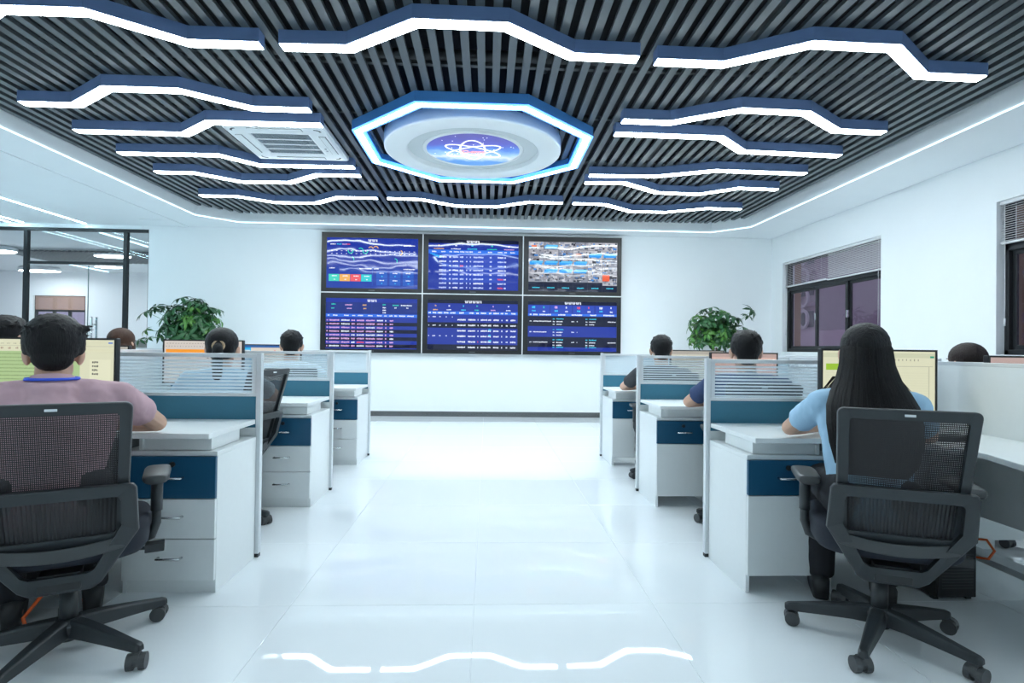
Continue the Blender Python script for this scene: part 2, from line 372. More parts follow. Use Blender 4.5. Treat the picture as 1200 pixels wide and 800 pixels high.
# glazed wall at the back left, with a glass door
gw = struct(empty('window_3', ((GX+XL)/2, YB+.05, 0)))
m = MB(); m.box(XL, GX, YB+.02, YB+.08, 2.94, 2.99); m.box(XL, GX, YB+.02, YB+.08, 0, .05); m.box(GX-.02, GX, YB+.02, YB+.08, .05, 2.94)
m.build('glazing_frame', FRAME, gw, bevel=.004)
mull = [-5.87, -7.43, -8.75]
for xm in mull: MB().box(xm-.03, xm+.03, YB+.015, YB+.085, .05, 2.94).build('mullion', FRAME, gw, bevel=.004)
MB().box(-7.40, -5.90, YB+.03, YB+.07, 2.405, 2.45).build('transom', FRAME, gw, bevel=.003)
for a, b, z0, z1 in ((-5.84, GX-.02, .05, 2.94), (-7.40, -5.90, 2.45, 2.94), (-7.40, -6.705, .05, 2.405), (-6.695, -6.47, .05, 2.405), (-8.72, -7.46, .05, 2.94), (XL, -8.78, .05, 2.94)):
    MB().box(a, b, YB+.044, YB+.056, z0, z1).build('glass_pane', GLASS, gw)
dr = struct(empty('door_1', (-6.18, YB+.05, 0)))
MB().box(-6.46, -5.905, YB+.044, YB+.056, .06, 2.395).build('door_leaf', GLASS, dr)
m = MB()
for y in (YB-.01, YB+.11): m.tube([(-6.36, y, .95), (-6.36, y, 1.56)], .016, 10)
for z in (1.08, 1.44): m.tube([(-6.36, YB-.01, z), (-6.36, YB+.11, z)], .009, 8)
m.build('door_pull', CHROME, dr, True)
MB().box(-6.462, -6.456, YB+.042, YB+.058, .06, 2.395).build('door_edge', mat('glass_edge', (.12, .2, .2), .2), dr)
# office behind the glass
OY = 15.5; OXL = -15.0
m = MB(); m.box(OXL, -4.0, YB+.2, OY, -.1, 0); m.build('floor_beyond', mat('office_floor_beyond', (.75, .77, .78), .2, noise=.05), floor)
m = MB(); m.box(OXL, -4.0, YB+.2, OY, 3.0, 3.1); m.build('ceiling_beyond', mat('office_ceiling_beyond', (.70, .74, .76), .6, noise=.06, nscale=3), ceil)
m = MB(); m.box(OXL-.2, -3.8, OY, OY+.2, 0, 1.15); m.box(OXL-.2, -3.8, OY, OY+.2, 2.37, 3.0); m.box(OXL-.2, -11.94, OY, OY+.2, 1.15, 2.37); m.box(-10.6, -3.8, OY, OY+.2, 1.15, 2.37)
m.box(-4.0, -3.8, YB+.2, OY, 0, 3.0); m.box(OXL-.2, OXL, YB+.2, OY, 0, 3.0)
struct(m.build('wall_beyond', WHITE))
w4 = struct(empty('window_4', (-11.1, OY+.1, 1.0)))
m = MB(); m.box(-11.94, -10.6, OY+.06, OY+.12, 1.15, 1.21); m.box(-11.94, -10.6, OY+.06, OY+.12, 2.31, 2.37); m.box(-11.94, -10.6, OY+.06, OY+.12, 1.95, 2.02)
for xm in (-11.91, -11.45, -11.05, -10.63): m.box(xm-.03, xm+.03, OY+.06, OY+.12, 1.15, 2.37)
m.build('window_frame', FRAME, w4)
MB().box(-11.94, -10.6, OY+.085, OY+.09, 1.21, 2.31).build('pane', GLASSW, w4)
m = MB()
for k in range(18): m.box(-11.9, -10.64, OY+.03, OY+.045, 2.0+.02*k, 2.016+.02*k)
tag(m.build('roller_blind', mat('tan_blind', (.42, .26, .20), .6)), 'tan slatted blind on the far window seen through the glass door', 'blind')
for i, (x, y, w, d) in enumerate(((-7.62, 11.9, .36, .22), (-11.1, 14.6, .5, .25), (-8.8, 13.6, .30, .2), (-7.3, 14.6, .5, .25), (-9.6, 11.5, .4, .25))):
    t = tag(empty('oval_ceiling_light', (x, y, 2.9)), ['white oval ceiling lamp in the next office, seen above the glass door', 'white oval ceiling lamp near the tan blind in the next office', 'small white oval ceiling lamp mid-way down the next office', 'white oval ceiling lamp by the far wall of the next office', 'white oval ceiling lamp at the left of the next office'][i], 'light', 'oval lamps in the office beyond the glass')
    m = MB(); m.rings([[(x+w*math.cos(a)*q, y+d*math.sin(a)*q, z) for a in [2*PI*k/24 for k in range(24)]] for q, z in ((.96, 2.90), (1, 2.92), (1, 2.96), (.9, 2.998))], True, False); m.build('lamp_rim', ALU, t)
    m = MB(); m.rings([[(x+w*.94*math.cos(a), y+d*.94*math.sin(a), z) for a in [2*PI*k/24 for k in range(24)]] for z in (2.893, 2.899)]); m.build('diffuser', emat('office_lamp_beyond', (.95, .97, 1.), 25.), t)
for k in range(38):
    MB().box(-9.7+.1085*k, -9.7+.1085*k+.054, 11.6, 13.2, 2.93, 2.96).build('slat', SLAT, ceil)
for x in (-6.5, -9.9):
    m = MB(); m.box(x-.01, x+.01, 9.8, 15.3, 2.98, 2.996)
    tag(m.build('linear_light', LED), 'thin LED line in the ceiling of the next office, %s one' % ('right' if x > -8 else 'left'), 'light', 'LED lines in the office beyond the glass')
ac = tag(empty('office_armchair', (-6.5, 10.9, 0)), 'taupe high-backed chair standing behind the glass wall', 'chair')
TAUPE = mat('taupe_cloth', (.33, .28, .25), .8, noise=.1, nscale=80)
MB().box(-6.8, -6.2, 10.62, 10.74, .45, 1.2).build('backrest', TAUPE, ac, bevel=.05, seg=4)
MB().box(-6.8, -6.2, 10.7, 11.25, .36, .48).build('seat', TAUPE, ac, bevel=.04, seg=4)
for sx in (-6.74, -6.26):
    for sy in (10.72, 11.18): MB().tube([(sx, sy, 0), (sx, sy, .37)], .018, 8).build('leg', BLACK, ac)
# ================================================================== OUTSIDE the windows
CON = mat('dusk_concrete', (.42, .35, .40), .8, noise=.1, nscale=2)
CON2 = mat('dusk_grey_facade', (.30, .27, .33), .8, noise=.1, nscale=2)
TAN = mat('tan_brick_pier', (.42, .27, .18), .8, noise=.15, nscale=6)
GLOOM = mat('dark_window_glass', (.14, .13, .17), .3, noise=.1)
m = MB(); m.box(XR+.4, 90, -20, 90, -9.2, -9.0); struct(m.build('ground', mat('street_asphalt', (.09, .09, .10), .9, noise=.1)))
def tower(x, y, w, d, h, label, floors, m1, rings=False):
    t = tag(empty('tower_block', (x, y, -9)), label, 'building')
    MB().box(x, x+d, y, y+w, -9, h).build('walls', m1, t)
    for k in range(floors):
        z = -8+ (h+8)*k/floors; hh = (h+8)/floors
        MB().box(x-.25, x, y+w*.06, y+w*.94, z, z+.22).build('floor_slab', CON, t)
        for j in range(3):
            a = y+w*(.1+.28*j); MB().box(x-.05, x, a, a+w*.2, z+hh*.35, z+hh*.85).build('window', GLOOM, t)
    if rings:
        for k in range(4):
            for j in range(2):
                q = MB(); R = .62; cy, cz = y+w*(.30+.36*j), 3.2+k*1.35
                q.rings([[(x-.35+dx, cy+rr*math.cos(a), cz+rr*math.sin(a)) for a in [2*PI*i/20 for i in range(20)]] for dx, rr in ((0, R), (0, R-.16), (.12, R-.16), (.12, R), (0, R))], False, False)
                q.build('ring_ornament', mat('pale_ring', (.55, .52, .55), .7), t)
tower(20.5, 34.6, 3.6, 6, 14, 'tower block with ring ornaments seen through the window by the plant', 11, CON, True)
tower(24, 36.6, 3.4, 6, 30, 'grey tower block right of the ringed tower, seen through the window', 20, CON2)
tower(14, 4.5, 5.5, 6, 4.5, 'grey building outside the window cut by the frame edge', 5, CON2)
t = tag(empty('annex_roof', (14, 20, -9)), 'low grey building with flat roof outside the window, below the towers', 'building')
MB().box(13, 19.5, 9, 27.5, -9, 1.3).build('walls', CON2, t); MB().box(12.8, 19.7, 8.8, 27.7, 1.3, 1.95).build('parapet', CON, t)
for k in range(11): MB().box(12.92, 13, 9.7+1.65*k, 10.8+1.65*k, -.9, .5).build('window', GLOOM, t)
for i, (y0, y1) in enumerate(((9.86, 9.92), (5.30, 5.42))):
    p = tag(empty('brick_pier', (5.35, (y0+y1)/2, -9)), ['tan brick pier just outside the window by the plant', 'tan brick pier just outside the window cut by the frame edge'][i], 'pier')
    q = MB(); q.box(5.2, 5.5, y0-.05, y1+.15, -9, 4); q.build('pier_core', TAN, p)
    for k in range(24): MB().box(5.19, 5.51, y0-.06, y1+.16, .9+.085*k, .978+.085*k).build('brick', TAN, p)
# ================================================================== CEILING FIXTURES
def strip_ring(path, w, z0, z1, closed=False):
    n = len(path); L = []; R = []
    for i in range(n):
        p = Vector(path[i]); a = Vector(path[i-1]) if (i or closed) else None; b = Vector(path[(i+1) % n]) if (i < n-1 or closed) else None
        d1 = (p-a).normalized() if a else (b-p).normalized(); d2 = (b-p).normalized() if b else d1
        n1 = Vector((-d1.y, d1.x)); n2 = Vector((-d2.y, d2.x)); q = (n1+n2).normalized(); s = w/2/max(.3, q.dot(n1))
        L.append(p+q*s); R.append(p-q*s)
    return [[(R[i].x, R[i].y, z0), (L[i].x, L[i].y, z0), (L[i].x, L[i].y, z1), (R[i].x, R[i].y, z1)] for i in range(n)]
def zig(name, path, label, group):
    cx = sum(p[0] for p in path)/len(path); cy = sum(p[1] for p in path)/len(path)
    t = tag(empty('zigzag_light', (cx, cy, ZT-.05)), label, 'light', group)
    MB().rings(strip_ring(path, .10, ZT-.088, ZT)).build('housing', HOUSE, t)
    a = Vector(path[0]); b = Vector(path[1]); c = Vector(path[-1]); d = Vector(path[-2])
    p2 = [tuple(a+(b-a).normalized()*.006)] + path[1:-1] + [tuple(c+(d-c).normalized()*.006)]
    MB().rings(strip_ring(p2, .088, ZT-.094, ZT-.086)).build('diffuser', LAMP, t)
GL = 'crooked white line lights on the left of the ceiling'; GR = 'crooked white line lights on the right of the ceiling'; GM = 'crooked white line lights in the middle of the ceiling'
LG = [
 ([(-3.86, 3.80), (-3.42, 3.80), (-2.92, 3.48), (-2.41, 3.475), (-1.97, 3.79), (-1.505, 3.79)], 'crooked line light at top left, cut by the frame corner', GL),
 ([(-3.86, 4.85), (-3.42, 4.85), (-2.96, 4.515), (-2.41, 4.515), (-1.97, 4.81), (-1.5, 4.81)], 'crooked line light, second from the camera on the left side', GL),
 ([(-3.85, 5.45), (-2.85, 5.45), (-2.48, 5.14), (-1.495, 5.13)], 'crooked line light with one bend just before the white air conditioner', GL),
 ([(-3.84, 6.06), (-2.82, 6.03), (-2.51, 6.34), (-1.485, 6.32)], 'crooked line light with one bend just behind the white air conditioner', GL),
 ([(-3.83, 6.69), (-3.38, 6.69), (-2.99, 7.00), (-2.40, 6.98), (-1.98, 6.64), (-1.485, 6.63)], 'crooked line light with four bends, next to last toward the screens on the left', GL),
 ([(-3.83, 7.71), (-3.34, 7.70), (-2.94, 7.98), (-2.38, 7.96), (-2.0, 7.63), (-1.483, 7.62)], 'last crooked line light on the left, closest to the back wall', GL),
 ([(-1.383, 3.80), (-.93, 3.79), (-.46, 3.46), (.09, 3.465), (.54, 3.79), (.997, 3.80)], 'large crooked line light at the top middle, above the glowing octagon', GM),
 ([(-1.355, 7.62), (-.905, 7.63), (-.467, 7.935), (.097, 7.94), (.524, 7.645), (.995, 7.645)], 'crooked line light between the glowing octagon and the screen wall', GM),
 ([(1.12, 3.825), (1.59, 3.83), (2.05, 3.54), (2.60, 3.55), (3.044, 3.89), (3.503, 3.90)], 'large crooked line light at the top right, nearest of the right side', GR),
 ([(1.133, 4.84), (1.553, 4.85), (2.05, 4.55), (2.60, 4.57), (3.067, 4.915), (3.52, 4.93)], 'crooked line light second from the camera on the right, with a raised middle', GR),
 ([(1.134, 5.14), (2.122, 5.155), (2.483, 5.50), (3.506, 5.55)], 'crooked line light with one bend, third from the camera on the right', GR),
 ([(1.128, 6.40), (1.877, 6.37), (2.468, 6.11), (3.493, 6.14)], 'gently bent line light, fourth from the camera on the right', GR),
 ([(1.126, 6.68), (1.60, 6.66), (2.097, 7.03), (2.637, 7.055), (3.012, 6.75), (3.501, 6.77)], 'crooked line light with four bends, fifth from the camera on the right', GR),
 ([(1.125, 7.65), (1.572, 7.67), (2.02, 8.03), (2.518, 8.02), (3.015, 7.75), (3.5, 7.77)], 'last crooked line light on the right, closest to the back wall', GR)]
for p, l, g in LG: zig('z', p, l, g)
for k, (x, y) in enumerate(((-2.7, .9), (2.3, .9), (-2.7, -.9), (2.3, -.9))):      # lamps added out of view to brighten the near desks and chairs
    t = tag(empty('linear_light', (x, y, ZS-.03)), 'added white fill light on the plain ceiling %s, %s of the room' % (('over the near desks', 'by the front wall')[k//2], ('left half', 'right half')[k % 2]), 'light', 'fill lights added out of view on the plain ceiling')
    MB().box(x-1.1, x+1.1, y-.05, y+.05, ZS-.06, ZS-.001).build('housing', HOUSE, t)
    MB().box(x-1.09, x+1.09, y-.044, y+.044, ZS-.066, ZS-.058).build('diffuser', mat('rear_fill_diffuser', (.8, .8, .8), .4, emit=(.85, .96, 1.), es=REAR_FILL), t)

# glowing octagon and the round disc inside it
OC = (-.15, 5.68); OR = 1.197
t = tag(empty('octagon_light', (OC[0], OC[1], ZT-.05)), 'large glowing octagonal ring light with bright blue halo edges on the ceiling', 'light')
octp = lambda R: [(OC[0]+R*math.cos(math.radians(22.5+45*k)), OC[1]+R*math.sin(math.radians(22.5+45*k))) for k in range(8)]
def oring(R0, R1, z0, z1):
    q = MB(); a, b = octp(R0), octp(R1)
    q.rings([[(x, y, z0) for x, y in b], [(x, y, z1) for x, y in b], [(x, y, z1) for x, y in a], [(x, y, z0) for x, y in a], [(x, y, z0) for x, y in b]], False, False); return q
oring(OR-.115, OR, ZT-.085, ZT).build('housing', mat('blue_glow_housing', (.05, .21, .52), .45, noise=.03), t)  # housing blue, made stronger to hold the ring's glow in its colour
oring(OR-.088, OR-.028, ZT-.095, ZT-.084).build('diffuser', RINGL, t)
oring(OR-.028, OR-.0, ZT-.094, ZT-.084).build('outer_edge', RINGB, t); oring(OR-.1165, OR-.088, ZT-.094, ZT-.06).build('inner_edge', RINGB, t)  # glowing blue borders, widened to imitate the halo round the diffuser
DC = (-.165, 5.70); ZD = 3.09
t = tag(empty('ceiling_disc', (DC[0], DC[1], ZD)), 'round white ceiling disc with a recessed ring and a backlit emblem', 'ceiling disc')
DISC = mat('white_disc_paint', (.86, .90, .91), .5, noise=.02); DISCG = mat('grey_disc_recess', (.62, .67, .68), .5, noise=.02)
MB().lathe([(.648, .045), (.652, .004), (.662, 0), (.862, 0), (.872, .006), (.874, .02), (.874, .14), (.55, .14), (.55, .045)], 72, (DC[0], DC[1], ZD)).build('rim_ring', DISC, t, True)
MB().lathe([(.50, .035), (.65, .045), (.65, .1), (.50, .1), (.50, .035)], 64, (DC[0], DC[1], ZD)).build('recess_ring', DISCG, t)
MB().lathe([(.462, .03), (.468, .022), (.495, .022), (.502, .032), (.502, .08), (.462, .08), (.462, .03)], 64, (DC[0], DC[1], ZD)).build('emblem_rim', DISC, t, True)
em = bpy.data.materials.new('emblem_print'); em.use_nodes = True
n = em.node_tree.nodes; l = em.node_tree.links; b = n['Principled BSDF']
tc = n.new('ShaderNodeTexCoord'); sp = n.new('ShaderNodeSeparateXYZ'); l.new(tc.outputs['Object'], sp.inputs[0])
no = n.new('ShaderNodeTexNoise'); no.inputs['Scale'].default_value = 7; no.inputs['Detail'].default_value = 6; l.new(tc.outputs['Object'], no.inputs['Vector'])
mr = n.new('ShaderNodeMapRange'); mr.inputs['From Min'].default_value = -.46; mr.inputs['From Max'].default_value = .46; l.new(sp.outputs['Y'], mr.inputs[0])
ad = n.new('ShaderNodeMath'); ad.operation = 'MULTIPLY_ADD'; ad.inputs[1].default_value = .28; l.new(no.outputs[0], ad.inputs[0]); l.new(mr.outputs[0], ad.inputs[2])
cr = n.new('ShaderNodeValToRGB'); l.new(ad.outputs[0], cr.inputs[0]); e = cr.color_ramp.elements
e[0].position = .12; e[0].color = (.10, .085, .38, 1); e[1].position = 1.12; e[1].color = (.12, .38, .85, 1)
for p, c in ((.45, (.11, .13, .62, 1)), (.62, (.10, .30, .85, 1)), (.76, (.40, .72, 1, 1)), (.86, (.85, .97, 1, 1)), (.97, (.25, .55, .95, 1))):
    q = e.new(min(p, 1)); q.color = c
l.new(cr.outputs[0], b.inputs['Emission Color']); b.inputs['Emission Strength'].default_value = .85; b.inputs['Base Color'].default_value = (.05, .05, .08, 1); b.inputs['Roughness'].default_value = .3
lp = MB().lathe([(.001, .026), (.463, .026), (.463, .05), (.001, .05)], 64, (DC[0], DC[1], ZD)).build('emblem_panel', em, t)
ORB = emat('emblem_white', (1, 1, 1), 1.0); REDL = emat('emblem_red', (.9, .07, .05), 1.0)
def orbit(cx, cy, a, b_, rot):
    pts = []
    for k in range(49):
        u = 2*PI*k/48; x, y = a*math.cos(u), b_*math.sin(u); pts.append((DC[0]+cx+x*math.cos(rot)-y*math.sin(rot), DC[1]+cy+x*math.sin(rot)+y*math.cos(rot), ZD+.022))
    MB().tube(pts, .0085, 6, flat=.3).build('orbit', ORB, lp)
orbit(-.0, .0, .30, .105, math.radians(28)); orbit(-.0, .0, .30, .105, math.radians(-28)); orbit(-.005, -.02, .125, .27, 0)
rnd = random.Random(3)
q = MB()
for k in range(26):
    x, y = rnd.uniform(-.4, .4), rnd.uniform(-.4, .2)
    if math.hypot(x, y) < .43: q.ell((DC[0]+x, DC[1]+y, ZD+.024), (.006, .006, .002), None, 6, 4)
for k in range(7):
    q.ell((DC[0]-.28+.03*k, DC[1]+.06+.028*k*(1 if k < 4 else .3), ZD+.024), (.010, .010, .002), None, 6, 4)
q.build('star_dots', ORB, lp)
cu = bpy.data.curves.new('emblem_lettering', 'FONT'); cu.body = 'C-sma'; cu.size = .095; cu.align_x = 'CENTER'; cu.align_y = 'CENTER'; cu.extrude = .002; cu.shear = .15; cu.offset = .0035
tmp = bpy.data.objects.new('lettering_curve', cu); COL.objects.link(tmp); dg = bpy.context.evaluated_depsgraph_get()
me = bpy.data.meshes.new_from_object(tmp.evaluated_get(dg), depsgraph=dg); bpy.data.objects.remove(tmp); me.name = 'emblem_lettering'; me.materials.clear(); me.materials.append(REDL)
o = link_mesh('emblem_lettering', me, lp, (0, .01, .0165), (PI, 0, 0))

# cassette air conditioner
ax, ay = -2.0, 5.76; h = .475; ZA = 3.145
t = tag(empty('ceiling_air_conditioner', (ax, ay, ZA)), 'square white cassette air conditioner set in the slatted ceiling', 'air conditioner')
ACW = mat('white_abs_plastic', (.76, .80, .82), .4, noise=.01)
gi = .27
q = MB(); q.rings([[(ax+sx*r, ay+sy*r, z) for sx, sy in ((-1, -1), (1, -1), (1, 1), (-1, 1))] for r, z in ((gi, ZA+.006), (gi+.02, ZA), (h-.02, ZA), (h, ZA+.012), (h, ZA+.05), (gi, ZA+.05), (gi, ZA+.006))], False, False)
q.build('panel', ACW, t)
gr = MB().box(ax-gi, ax+gi, ay-gi, ay+gi, ZA+.02, ZA+.03).build('intake_grille', mat('grille_grey', (.07, .09, .115), .5), t)
for k in range(16):
    y = ay-gi+.02+k*(2*gi-.04)/15; MB().box(ax-gi, ax+gi, y-.0035, y+.0035, ZA+.004, ZA+.02).build('grille_slat', mat('grille_slat_grey', (.34, .40, .44), .5), gr)
for k in range(3):
    y = ay-gi+(k+1)*2*gi/4; MB().box(ax-gi, ax+gi, y-.012, y+.012, ZA+.001, ZA+.02).build('grille_bar', ACW, gr)
q = MB()
for k in range(18):
    x = ax-gi+(k+.5)*2*gi/18; q.box(x-.002, x+.002, ay-gi, ay+gi, ZA+.006, ZA+.018)
q.build('grille_wire', MATS['grille_slat_grey'], gr)
SLOT = mat('dark_slot', (.03, .035, .04), .6)
for k in range(4):
    a = k*PI/2; R = Matrix.Rotation(a, 3, 'Z'); C0 = Vector((ax, ay, 0))
    def bx(mb, x0, x1, y0, y1, z0, z1):
        mb.add([tuple(C0 + R @ Vector((x, y, z))) for z in (z0, z1) for y in (y0, y1) for x in (x0, x1)], [(0, 2, 3, 1), (4, 5, 7, 6), (0, 1, 5, 4), (2, 6, 7, 3), (0, 4, 6, 2), (1, 3, 7, 5)])
    q = MB(); bx(q, -.25, .25, -.425, -.36, ZA-.001, ZA+.002); s = q.build('air_slot', SLOT, t)
    q = MB(); bx(q, -.246, .246, -.420, -.366, ZA-.006, ZA-.001); q.build('louver', ACW, s)
for sx in (-1, 1):
    for sy in (-1, 1):
        q = MB(); q.tube([(ax+sx*(.36+.05*math.sin(u)), ay+sy*(.36+.05*math.cos(u))-sy*.0, ZA-.0005) for u in [PI/2*j/6 for j in range(7)]], .010, 6, flat=.2); q.build('corner_slot', SLOT, t)
MB().ell((ax+.33, ay+.1, ZA-.001), (.012, .012, .003)).ell((ax+.33, ay+.16, ZA-.001), (.012, .012, .003)).build('indicator', mat('grey_indicator', (.3, .34, .36), .4), t)

# ================================================================== SCREEN WALL
TVX0, TVZ1, TVP, TVH = -2.715, 3.0, 1.644, .985
SCRM = print_mat('screen_picture', 1.0)
nt = SCRM.node_tree; tc = nt.nodes.new('ShaderNodeTexCoord'); wv = nt.nodes.new('ShaderNodeTexNoise'); wv.inputs['Scale'].default_value = 1.6
nt.links.new(tc.outputs['Object'], wv.inputs['Vector']); bp = nt.nodes.new('ShaderNodeBump'); bp.inputs['Strength'].default_value = .10; bp.inputs['Distance'].default_value = .05
nt.links.new(wv.outputs[0], bp.inputs['Height']); nt.links.new(bp.outputs[0], nt.nodes['Principled BSDF'].inputs['Normal'])
BG = (.013, .035, .33); BG2 = (.02, .06, .46); DK = (.004, .006, .03); HD = (.03, .16, .75); W_ = (.85, .9, 1.); PK = (.75, .42, .75); CY = (.05, .65, .9); GRN = (.03, .7, .5); ORN = (.9, .5, .1); RED = (.85, .08, .1)
class Screen:
    def __init__(s, x0, x1, z0, z1, y): s.m = MB(); s.x0, s.x1, s.z0, s.z1, s.y = x0, x1, z0, z1, y; s.k = 0
    def q(s, u0, u1, v0, v1, c, k=1):
        s.m.quad(s.x0+u0*(s.x1-s.x0), s.x0+u1*(s.x1-s.x0), s.z0+v0*(s.z1-s.z0), s.z0+v1*(s.z1-s.z0), s.y-.0004*k, c)
    def word(s, u, v, w, c, h=.020, k=3):
        e = u+w
        while u < e-.002:
            b = min(rnd.uniform(.006, .012), e-u); s.q(u, u+b, v-h*rnd.uniform(.35, .6), v+h*rnd.uniform(.3, .6), c, k); u += b+.003
    def title(s, u, v, n, c=W_):
        for i in range(n):
            a = u+i*.021
            s.q(a, a+.017, v+.017, v+.024, c, 4); s.q(a, a+.017, v-.003, v+.004, c, 4); s.q(a+.006, a+.011, v-.024, v+.024, c, 4); s.q(a+(.0 if i % 2 else .012), a+(.005 if i % 2 else .017), v-.024, v+.01, c, 4)
    def arc(s, u, v, r, a0, a1, c, asp):
        n = 10; t = .28
        for i in range(n):
            p = []
            for aa, rr in ((a0+(a1-a0)*i/n, r), (a0+(a1-a0)*(i+1)/n, r), (a0+(a1-a0)*(i+1)/n, r*(1-t)), (a0+(a1-a0)*i/n, r*(1-t))):
                p.append((s.x0+(u+rr*math.cos(aa)/asp)*(s.x1-s.x0), s.y-.0016, s.z0+(v+rr*math.sin(aa))*(s.z1-s.z0)))
            s.m.add(p, [(0, 1, 2, 3)], c)
def rows(S, v0, v1, n, cols, c, dark=()):
    h = (v0-v1)/n
    for i in range(n):
        v = v0-h*(i+.5)
        if i in dark: S.q(0, 1, v-h*.5, v+h*.5, DK, 1)
        for u, w in cols: S.word(u, v, w, (RED if rnd.random() < .04 else c if rnd.random() < .8 else W_), min(.03, h*.4), 3)
TVL = ['wall screen in the upper row, left, with four coloured tiles', 'wall screen in the upper row, middle, with a blue data table', 'wall screen in the upper row, right, full of camera pictures',
       'wall screen in the lower row, left, with rows of pink text', 'wall screen in the lower row, middle, with blue and black bands', 'wall screen in the lower row, right, with four boxes above bands']
YS = YB-.085
for i in range(6):
    c, r = i % 3, i//3; x0 = TVX0+c*TVP+.009; x1 = x0+TVP-.018; z1 = TVZ1-r*TVH-.009; z0 = z1-TVH+.018
    t = tag(empty('wall_screen', ((x0+x1)/2, YB, z0)), TVL[i], 'screen', 'six video screens on the back wall')
    MB().box(x0+.02, x1-.02, YS+.02, YB, z0+.02, z1-.02).build('housing', BEZEL, t)
    q = MB(); a0, a1, b0, b1 = x0+.082, x1-.07, z0+.062, z1-.085
    pr = lambda X0, X1, Z0, Z1, y: [(X0, y, Z0), (X1, y, Z0), (X1, y, Z1), (X0, y, Z1)]
    q.rings([pr(a0, a1, b0, b1, YS+.02), pr(a0, a1, b0, b1, YS-.008), pr(x0, x1, z0, z1, YS-.008), pr(x0, x1, z0, z1, YS+.03)], False, False); q.build('bezel', BEZEL, t)
    S = Screen(a0, a1, b0, b1, YS+.003); asp = (a1-a0)/(b1-b0)
    S.q(0, 1, 0, 1, BG, 0); S.q(.15, .85, .15, .75, BG2, .3) if i in (1,) else None
    if i == 0:
        S.q(0, 1, .0, .42, (.016, .05, .36), 1); S.title(.45, .95, 5); S.word(.04, .87, .06, W_); S.word(.11, .87, .05, CY); S.word(.17, .87, .05, PK); S.word(.22, .87, .035, RED); S.word(.84, .86, .13, W_)
        for v in (.74, .685):
            for k in range(18): S.word(.05+.053*k, v, .015, W_, .014)
        for u, v, a, b, cc in ((.26, .74, -3.6, .9, GRN), (.37, .75, -.5, 2.4, GRN), (.42, .74, -3.6, .4, GRN), (.48, .78, .2, 2.6, ORN), (.535, .79, .2, 2.6, ORN), (.80, .72, -1.4, 1.2, ORN), (.27, .575, -.4, 1.4, GRN), (.745, .55, -.6, 1.6, GRN)):
            S.arc(u, v, .055, a, b, cc, asp)
        S.q(.50, .502, .05, .42, HD, 2); S.word(.03, .395, .06, W_); S.word(.36, .39, .13, W_); S.word(.52, .39, .05, W_); S.word(.84, .39, .13, W_)
        for k, cc in enumerate(((.05, .62, .48), (.82, .42, .10), (.80, .10, .12), (.03, .58, .62))):
            u = .025+.118*k; S.q(u, u+.114, .135, .275, cc, 2); S.word(u+.035, .24, .055, W_); S.word(u+.055, .17, .018, W_)
        for k in range(6):
            u = .545+.145*(k % 3); v = .19-.145*(k//3)+.015; S.q(u, u+.12, v, v+.135, (.02, .10, .5), 2); S.word(u+.035, v+.10, .05, W_); S.word(u+.055, v+.04, .015, CY)
    if i == 1:
        S.q(0, 1, .72, .80, HD, 1); S.q(0, 1, .93, 1, DK, 1); S.title(.42, .965, 7)
        for u, cc in ((.06, ORN), (.25, W_), (.43, CY), (.65, GRN), (.84, PK)): S.word(u, .82, .11, cc, .02); S.word(u+.045, .885, .02, cc, .024)
        for u, w in ((.04, .05), (.14, .05), (.23, .03), (.28, .06), (.35, .05), (.41, .03), (.45, .04), (.55, .03), (.66, .05), (.77, .05), (.84, .03), (.91, .05)): S.word(u, .762, w, W_, .024)
        rows(S, .70, .0, 8, ((.12, .08), (.23, .02), (.27, .06), (.35, .04), (.42, .012), (.46, .012), (.50, .11), (.68, .025), (.77, .06), (.84, .025)), (.6, .7, 1.))
        for k in range(5): S.q(.02+.02*k, .05+.025*k, .71-.018*k, .73-.012*k, (.03, .35, .95), 2)
    if i == 2:
        S.q(0, 1, 0, 1, DK, 1)
        for a in range(6):
            for b in range(5):
                u0, u1 = a/6+.001, (a+1)/6-.001; v1 = 1-b*.162-.002; v0 = v1-.158
                if a == 5 and b == 4: v0 -= .06
                base = rnd.choice([(.30, .31, .36), (.42, .42, .47), (.24, .26, .32), (.5, .5, .54)]); S.q(u0, u1, v0, v1, base, 2)
                for k in range(26):
                    w, hh = rnd.uniform(.006, .05), rnd.uniform(.008, .05); pu, pv = rnd.uniform(u0, u1-w), rnd.uniform(v0, v1-hh)
                    S.q(pu, pu+w, pv, pv+hh, rnd.choice([(.6, .62, .68), (.05, .06, .08), (.10, .12, .16), (.22, .23, .28), (.5, .53, .6), (.05, .22, .6), (.36, .36, .4), (.02, .02, .03), (.16, .20, .30)]), 3+.02*k)
                if (a, b) in ((1, 0), (0, 2), (1, 2), (2, 2), (3, 2), (2, 3), (3, 3), (1, 3), (4, 1), (5, 1)):
                    S.q(u0+.01, u1-.015, v0+.02, v0+.085, (.03, .32, .85), 4); S.q(u0+.03, u1-.005, v0+.06, v0+.10, (.1, .5, .9), 4.2)
                if (a, b) == (5, 4): S.q(u0, u0+.08, v0+.09, v1, (.8, .12, .05), 4)
                if (a, b) in ((3, 1), (0, 0)): S.q(u0+.03, u0+.09, v0+.05, v0+.09, (.75, .2, .1), 4)
        for a in range(6): S.word(a/6+.045, .075, .08, CY, .022); S.q(a/6, a/6+.002, .0, .19, (.05, .06, .09), 2)
